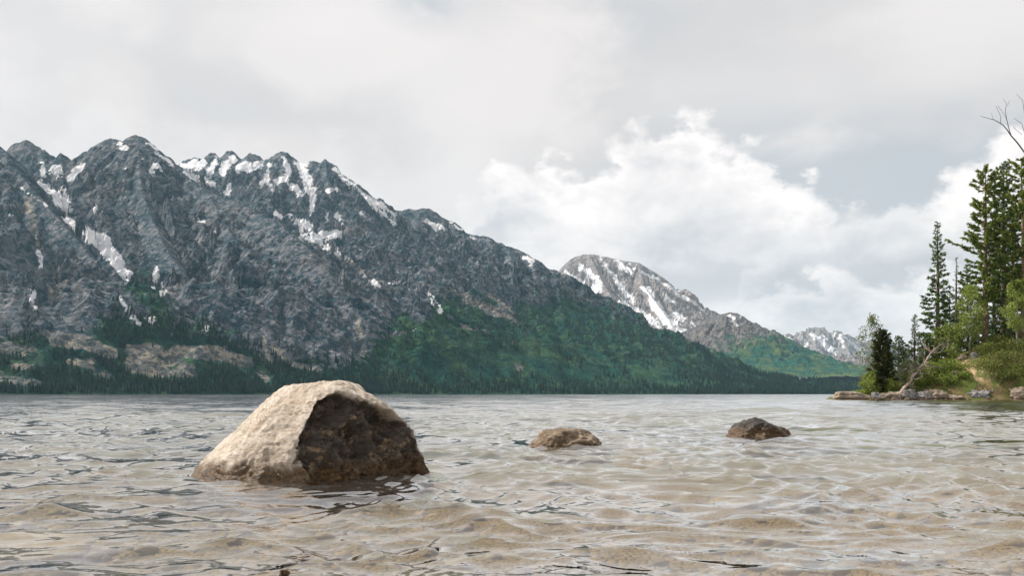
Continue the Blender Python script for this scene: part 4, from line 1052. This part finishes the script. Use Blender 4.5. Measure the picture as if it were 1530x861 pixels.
def broadleaf(name, label, px, top_py, Y, width, mat, bark, seed, stems=1, leaf=0.16, nleaf=5200, base=0.18, group=None, cat='tree', lean=0.0, clumps=16, x=None, H=None):
    """a broadleaved tree or shrub: forking stems, limbs to leaf clumps, many small leaves with gaps between clumps"""
    r = np.random.default_rng(seed)
    x = (px - CX) / F * Y if x is None else x; z0 = gz(x, Y) - 0.1
    H = H or (H0 + (HZ - top_py) / F * Y - z0)
    root = link(name, None, loc=(x, Y, z0), label=label, category=cat, group=group)
    lb, fol = Soup(), Soup()
    cs = []
    for i in range(clumps):
        t = base + (1 - base) * (i + 0.5 + r.uniform(-0.4, 0.4)) / clumps
        prof = math.sin(math.pi * min(1, (t - base) / (1 - base) * 0.85 + 0.13)) ** 0.7
        a = i * 2.4 + r.normal(0, 0.4); rr = width * 0.5 * prof * r.uniform(0.25, 0.85)
        cs.append((np.array([math.cos(a) * rr + lean * t * H, math.sin(a) * rr, t * H * 0.97]), width * r.uniform(0.13, 0.24) * (0.6 + 0.4 * prof)))
    for sidx in range(stems):
        a = sidx / max(stems, 1) * 6.28 + r.uniform(0, 1); off = 0.0 if stems == 1 else 0.12 * width
        top = np.array([math.cos(a) * off * 1.6 + lean * H, math.sin(a) * off * 1.6, H * (0.86 if stems == 1 else r.uniform(0.6, 0.85))])
        q = np.linspace(0, 1, 7)[:, None]
        cur = np.array([math.cos(a) * off * 0.3, math.sin(a) * off * 0.3, 0]) * (1 - q) + top * q + np.concatenate([np.zeros((1, 3)), r.normal(0, 0.03 * width, (6, 3)) * [1, 1, 0.2]])
        tk = Soup(); tk.tube(cur, np.linspace(0.012 * H + 0.02, 0.008, 7) if stems == 1 else np.linspace(0.03, 0.008, 7), 6)
        link('trunk' if stems == 1 else 'stem', tk.mesh('trunk'), bark, root)
    for c, rr in cs:
        b0 = np.array([lean * c[2] * 0.8, 0, c[2] * 0.62]); md = (b0 + c) / 2 + r.normal(0, 0.06 * width, 3)
        lb.tube([b0, md, c], [0.02, 0.013, 0.005], 4)
        nl = int(nleaf / clumps)
        o = r.normal(size=(nl, 3)); o = unit(o) * (r.random((nl, 1)) ** 0.45) * rr * np.array([1.15, 1.15, 0.85])
        fol.blades(c + o, unit(r.normal(size=(nl, 3)) + unit(o) * 0.5), r.normal(size=(nl, 3)), leaf * r.uniform(0.6, 1.3, nl), leaf * r.uniform(0.45, 0.8, nl))
    link('branchwork', lb.mesh('branchwork'), bark, root, kind='stuff')
    link('crown', fol.mesh('crown', False), mat, root, kind='stuff')
    return root

# trees on the point
broadleaf('aspen_tree', 'airy pale green tree at the tip of the point behind a dark juniper', 1303, 470, 124.5, 3.9, LEAF_G, BARK_G, 101, 1, 0.22, 2600, 0.15, clumps=22)
conifer('juniper_tree', 'dense dark rounded juniper at the tip of the point', 1319, 494, 121.5, 3.3, NEEDLE_J, BARK, 102, 0.02, 22, 0.0, 1.6, 0.42, 1.0, sprig=0.40)
conifer('fir_tree', 'small grey green fir behind the dark juniper', 1343, 503, 127, 3.4, NEEDLE_B, BARK, 103, 0.05, 13, 0.1, 1.0, 0.6)
conifer('fir_tree', 'slender young fir with a pointed top above the fallen dead trunk', 1366, 470, 131, 3.1, NEEDLE_B, BARK, 104, 0.05, 8, 0.15, 1.0, 0.9)
conifer('fir_tree', 'low bushy fir between the slender young fir and the tall spire spruce', 1385, 500, 129, 3.4, NEEDLE_D, BARK, 105, 0.05, 12, 0.1, 1.1, 0.6)
conifer('spruce_tree', 'tall narrow spire-shaped spruce standing clear against the sky', 1400, 332, 130, 6.2, NEEDLE_D, BARK, 106, 0.05, 9.0, 0.42, 1.0, 1.05, clumpy=0.35, sprig=0.46)
conifer('spruce_tree', 'thin half-dead spruce with a bare spike top', 1429, 384, 134, 3.0, NEEDLE_D, DEAD_G, 107, 0.05, 5, 0.35, 0.55, 1.25, stubs=26, clumpy=0.5)
conifer('spruce_tree', 'broad dark spruce beneath the bare spike top', 1419, 436, 136, 5.0, NEEDLE_D, BARK, 108, 0.05, 9, 0.3, 1.2, 0.8)
conifer('pine_tree', 'tall pine with a warm brown lower trunk and open clumped crown', 1472, 252, 129, 6.6, NEEDLE_L, BARK_P, 109, 0.27, 10, 0.12, 1.5, 0.42, clumpy=0.85, stubs=30, sprig=0.44)
conifer('pine_tree', 'tall narrow pine with a grey trunk beside the warm brown pine', 1499, 242, 133, 6.0, NEEDLE_D, BARK, 110, 0.22, 9.5, 0.2, 1.4, 0.5, clumpy=0.8, stubs=30, sprig=0.44)
conifer('pine_tree', 'tall yellow green pine at the outer edge of the grove', 1530, 236, 126, 7.0, NEEDLE_L, BARK_P, 111, 0.20, 9.5, 0.1, 1.5, 0.45, clumpy=0.8, stubs=20, sprig=0.46)
broadleaf('aspen_tree', 'bright green leafy tree at the foot of the tall brown pine', 1450, 424, 127.5, 4.4, LEAF_A, BARK_G, 112, 1, 0.22, 4200, 0.25, clumps=20)
broadleaf('aspen_tree', 'light green leafy tree leaning over the grey-trunked pine', 1519, 418, 124, 4.2, LEAF_A, BARK_G, 113, 1, 0.22, 3600, 0.35, clumps=16)
for i, (a, b, c, d, lab) in enumerate(((1446, 395, 141, 5.0, 'dark spruce deep in the grove behind the bright green leafy tree'), (1484, 350, 143, 5.2, 'dark spruce deep in the grove between the two tall pines'),
                                       (1514, 320, 145, 5.6, 'dark spruce deep in the grove behind the yellow green pine'), (1462, 440, 138, 4.6, 'short dark spruce filling the grove behind the warm brown trunk'),
                                       (1504, 425, 139, 4.8, 'short dark spruce filling the grove behind the grey trunk'), (1548, 300, 138, 5.6, 'dark spruce standing past the leaning dead tree'),
                                       (1580, 260, 134, 6.0, 'tall dark spruce farthest along the shore'), (1432, 455, 140, 4.6, 'low dark spruce between the spike top and the bright leafy tree'), (1488, 455, 131, 4.4, 'short spruce standing in front of the two tall pine trunks'), (1520, 470, 130, 4.4, 'short spruce under the light green leaning tree'))):
    conifer('spruce_tree', lab, a, b, c, d, NEEDLE_D, BARK, 120 + i, 0.05, 8.5, 0.28, 1.25, 0.7, clumpy=0.45, group='dark spruces in the grove')

# the dead tree whose bare limbs reach over the grove
def dead_tree():
    Yd = 125.0
    x0 = (1552 - CX) / F * Yd; z0 = gz(x0, Yd) - 0.2
    root = link('dead_tree', None, loc=(x0, Yd, z0), label='dead tree with bare curved limbs reaching above the grove', category='tree')
    loc = lambda px_, py_, dy=0.0: np.array([(px_ - CX) / F * (Yd + dy) - x0, dy, H0 + (HZ - py_) / F * (Yd + dy) - z0])
    s = Soup(); s.tube([loc(1552, 520) * [1, 1, 0], loc(1553, 420), loc(1547, 320), loc(1540, 255), loc(1531, 228)], [0.30, 0.25, 0.19, 0.14, 0.11], 8)
    link('trunk', s.mesh('trunk'), DEAD_G, root)
    for pts, r0 in (([(1531, 228), (1520, 213), (1511, 203), (1505, 194), (1498, 186), (1486, 179), (1478, 177), (1464, 173)], 0.10), ([(1511, 203), (1508, 194), (1504, 178), (1502, 165), (1504, 155), (1499, 147)], 0.055),
                    ([(1495, 184), (1495, 173), (1488, 158)], 0.035), ([(1484, 178), (1481, 168)], 0.022), ([(1504, 178), (1500, 170), (1491, 158)], 0.025), ([(1505, 158), (1509, 150)], 0.018),
                    ([(1540, 255), (1534, 210), (1527, 185), (1515, 176)], 0.05), ([(1534, 210), (1532, 180), (1528, 150), (1519, 140)], 0.04), ([(1545, 300), (1560, 250), (1566, 190)], 0.08), ([(1527, 201), (1518, 194), (1514, 189)], 0.025)):
        b = Soup(); P_ = [loc(a, c, 0.4 * math.sin(i * 1.7)) for i, (a, c) in enumerate(pts)]
        b.tube(P_, np.linspace(r0, max(0.018, r0 * 0.22), len(P_)), 6)
        link('limb', b.mesh('limb'), DEAD_G, root)
dead_tree()

# the fallen trunk with its bare branches
def fallen():
    r = np.random.default_rng(77)
    A, B = np.array(W(1341, 580, 118.6)), np.array(W(1394, 524, 121.5))
    A[2] = gz(A[0], A[1]) + 0.1
    root = link('fallen_trunk', None, loc=tuple(A), label='bleached fallen trunk with bare branches slanting up from the shore rocks', category='fallen tree')
    q = np.linspace(0, 1, 10)[:, None]
    cur = (B - A) * q + np.concatenate([np.zeros((1, 3)), r.normal(0, 0.08, (9, 3))])
    s = Soup(); s.tube(cur, np.linspace(0.22, 0.08, 10), 8)
    link('log', s.mesh('log'), DEAD, root)
    for i in range(32):
        t = r.uniform(0.18, 1.0); b0 = (B - A) * t
        d = unit(np.array([r.normal(-0.1, 0.7), r.normal(-0.2, 0.6), r.normal(0.45, 0.7)])); L = r.uniform(0.7, 2.6)
        md = b0 + d * L * 0.5 + r.normal(0, 0.16, 3); e = b0 + d * L + r.normal(0, 0.3, 3)
        b = Soup(); b.tube([b0, md, e], [0.05, 0.036, 0.014], 5)
        for k in range(3):
            f = r.uniform(0.4, 0.95); p0 = b0 + (e - b0) * f; b.tube([p0, p0 + unit(d + r.normal(0, 0.8, 3)) * r.uniform(0.3, 0.9)], [0.022, 0.008], 4)
        link('branch', b.mesh('branch'), DEAD if i % 3 else DEAD_G, root)
    for i in range(5):
        d = unit(np.array([r.normal(-0.4, 0.6), r.normal(-0.4, 0.5), r.normal(0.0, 0.5)])); b = Soup(); b.tube([[0, 0, 0], d * 0.5, d * 0.9 + r.normal(0, .1, 3)], [0.10, 0.06, 0.02], 5)
        link('root', b.mesh('root'), DEAD, root)
fallen()
# shrubs
for i, (px_, top, Y_, wd, mt, lab) in enumerate((
        (1300, 556, 121.0, 1.8, LEAF_W, 'small yellow green shrub at the foot of the airy pale tree'), (1330, 566, 120.6, 1.5, LEAF_W, 'tiny yellow green shrub at the foot of the juniper'),
        (1372, 553, 121.6, 2.4, LEAF_W, 'yellow green willow shrub beside the fallen trunk'), (1393, 543, 122.4, 2.8, LEAF_W, 'yellow green willow shrub above the striped shore rocks'),
        (1418, 540, 122.6, 2.8, LEAF_W, 'rounded yellow green willow shrub below the sandy slope'), (1412, 562, 120.8, 2.2, LEAF_W, 'low yellow green willow shrub overhanging the shore'),
        (1437, 560, 121.0, 2.0, LEAF_W, 'low green shrub between the sandy slope and the forked driftwood'), (1414, 486, 127.5, 3.4, LEAF_W, 'olive bush beneath the broad dark spruce'),
        (1478, 548, 121.5, 3.2, LEAF_D, 'dark green shrub above the grey shore boulder'), (1502, 532, 122.5, 4.4, LEAF_D, 'big dark green shrub hanging low over the water'),
        (1526, 512, 124.0, 5.0, LEAF_D, 'big dark green shrub climbing the bank at the end of the shore'), (1500, 560, 120.0, 3.0, LEAF_D, 'dark green shrub touching the water between two shore boulders'),
        (1535, 545, 119.5, 3.6, LEAF_D, 'spreading dark green shrub behind the pale end boulder'), (1476, 515, 125.5, 2.8, LEAF_D, 'dark green shrub at the base of the tall brown pine'),
        (1492, 505, 127.0, 3.2, LEAF_D, 'dark green shrub at the base of the tall grey pine'), (1358, 540, 124, 2.6, LEAF_G, 'grey green shrub behind the fallen trunk'))):
    broadleaf('shrub', lab, px_, top, Y_, wd * 1.35, mt, BARK, 200 + i, 5, 0.20, 3000, 0.05, 'shrubs on the point', 'shrub', clumps=20)

# grass and low ground cover on the bank
r = np.random.default_rng(9); n_g = 16000
gx2, gy2 = r.uniform(39, 66, n_g), r.uniform(118, 136, n_g)
zz2 = point_height(gx2, gy2)
k = (zz2 > 0.35) & (fbm2(gx2 / 2.0, gy2 / 2.0, 3, 66) + r.normal(0, 0.2, n_g) > 0.10)
gx2, gy2, zz2 = gx2[k], gy2[k], zz2[k]; nn = len(gx2)
s = Soup(); s.blades(np.stack([gx2, gy2, zz2 - 0.03], 1), unit(r.normal(0, 0.45, (nn, 3)) + [0, 0, 1]), r.normal(size=(nn, 3)), r.uniform(0.15, 0.5, nn), r.uniform(0.06, 0.16, nn))
link('ground_cover', s.mesh('ground_cover', False), LEAF_W, kind='stuff', label='low grass and herbs on the sandy bank', category='grass')

# shore rocks
SHORE = rock_material('shore_rock', (0.34, 0.28, 0.215), (0.20, 0.16, 0.12), (0.07, 0.055, 0.04), 0.30, (0.05, 0.042, 0.035), 0.5)
SHORE_G = rock_material('grey_shore_rock', (0.30, 0.29, 0.285), (0.15, 0.145, 0.145), (0.05, 0.048, 0.048), 0.30, (0.045, 0.042, 0.04), 0.5)
for i, (a, b, t, base, mt, lab) in enumerate((
        (1250, 1296, 586, 598, SHORE, 'long low tan rock at the very tip of the point'), (1301, 1317, 587, 598, SHORE_G, 'small dark grey rock beside the long tan tip rock'),
        (1313, 1348, 585, 598, SHORE, 'flat tan rock below the dark juniper'), (1346, 1368, 583, 598, SHORE_G, 'grey rock at the foot of the fallen trunk'), (1358, 1390, 586, 598, SHORE_G, 'grey striped rock below the willow shrubs'),
        (1382, 1417, 583, 597, SHORE, 'tan sloping slab below the willow shrubs'), (1412, 1443, 590, 599, SHORE, 'low flat sandy rock below the sandy slope'),
        (1443, 1472, 582, 598, SHORE_G, 'grey shore boulder beneath the dark shrubs'), (1464, 1494, 584, 598, SHORE_G, 'pale grey shore boulder with a sloping top beside the dark shrub'),
        (1503, 1550, 579, 598, SHORE, 'large pale boulder at the end of the shore'), (1330, 1342, 591, 599, SHORE_G, 'little grey rock at the waterline below the juniper'),
        (1432, 1444, 539, 546, SHORE, 'pale stone lodged on the sandy slope'), (1452, 1462, 543, 550, SHORE_G, 'pale grey stone lower on the sandy slope'), (1424, 1434, 574, 582, SHORE, 'brown stone at the foot of the sandy slope'))):
    wpx = (b - a) / F * YS
    if base > 590:
        Yr = YS - 0.4 + 0.35 * (i % 3); zb = -0.15
    else:
        Yr = YS + (590 - base) / 60 * 7.5 + 1.0; zb = None
    x = ((a + b) / 2 - CX) / F * Yr
    top = H0 + (HZ - t) / F * Yr
    if zb is None:
        zb = gz(x, Yr) - 0.1; top = zb + (base - t) / F * Yr + 0.15
    hh = max(top - zb, 0.25)
    small_rock('shore_rock', lab, 'rock', (x, Yr, zb + hh * 0.42), (wpx * 0.56, min(wpx * 0.42, 1.3), hh * 0.58), 300 + i, mt, 4, 0.19, 'rocks along the shore of the point', r.uniform(-0.25, 0.25), p=26)
rs = np.random.default_rng(808)
for i in range(26):
    pxs = rs.uniform(1252, 1540); Yr = YS - 0.9 - rs.uniform(0, 0.5); sz = rs.uniform(0.14, 0.42)
    x = (pxs - CX) / F * Yr
    small_rock('shore_stone', 'small wet stone at the waterline in front of the bigger shore rocks', 'stone', (x, Yr, sz * 0.12), (sz, sz * 0.8, sz * rs.uniform(0.45, 0.75)), 500 + i,
               SHORE if i % 2 else SHORE_G, 3, 0.2, 'small stones along the waterline of the point', rs.uniform(0, 3), p=20)
def driftwood():
    A = np.array(W(1478, 592, 118.4)); A[2] = 0.25
    root = link('driftwood', None, loc=tuple(A), label='forked grey driftwood lying on the grey shore boulder', category='driftwood')
    for pts, r0 in (([(0, 0, 0.45), (-0.3, 0, 0.8), (-0.55, 0.1, 1.2)], 0.12), ([(-0.1, 0, 0.55), (0.6, 0, 0.4), (1.2, 0.05, 0.15)], 0.13), ([(-0.3, 0, 0.8), (-1.0, 0.1, 0.6), (-1.6, 0.1, 0.25)], 0.09)):
        s = Soup(); s.tube(np.array(pts), np.linspace(r0, r0 * 0.4, 3), 7); link('limb', s.mesh('limb'), DEAD, root)
driftwood()

#=HAZE=
m = bpy.data.materials.new('haze_air'); m.use_nodes = True
n = NT(m.node_tree)
vol = n.n('ShaderNodeVolumePrincipled', {'Color': (0.50, 0.80, 1.0), 'Density': 2.3e-5, 'Anisotropy': 0.25})
n.n('ShaderNodeOutputMaterial', {'Volume': vol.outputs[0]})
bx = np.array([(x, y, z) for z in (-24, 1300) for y in (-15600, 15600) for x in (-15600, 15600)], float)
fb = np.array([(0, 2, 3, 1), (4, 5, 7, 6), (0, 1, 5, 4), (2, 6, 7, 3), (0, 4, 6, 2), (1, 3, 7, 5)])
link('haze', raw_mesh('haze', bx, fb, False), m, kind='stuff', label='thin blue air between the viewer and the mountains', category='haze')
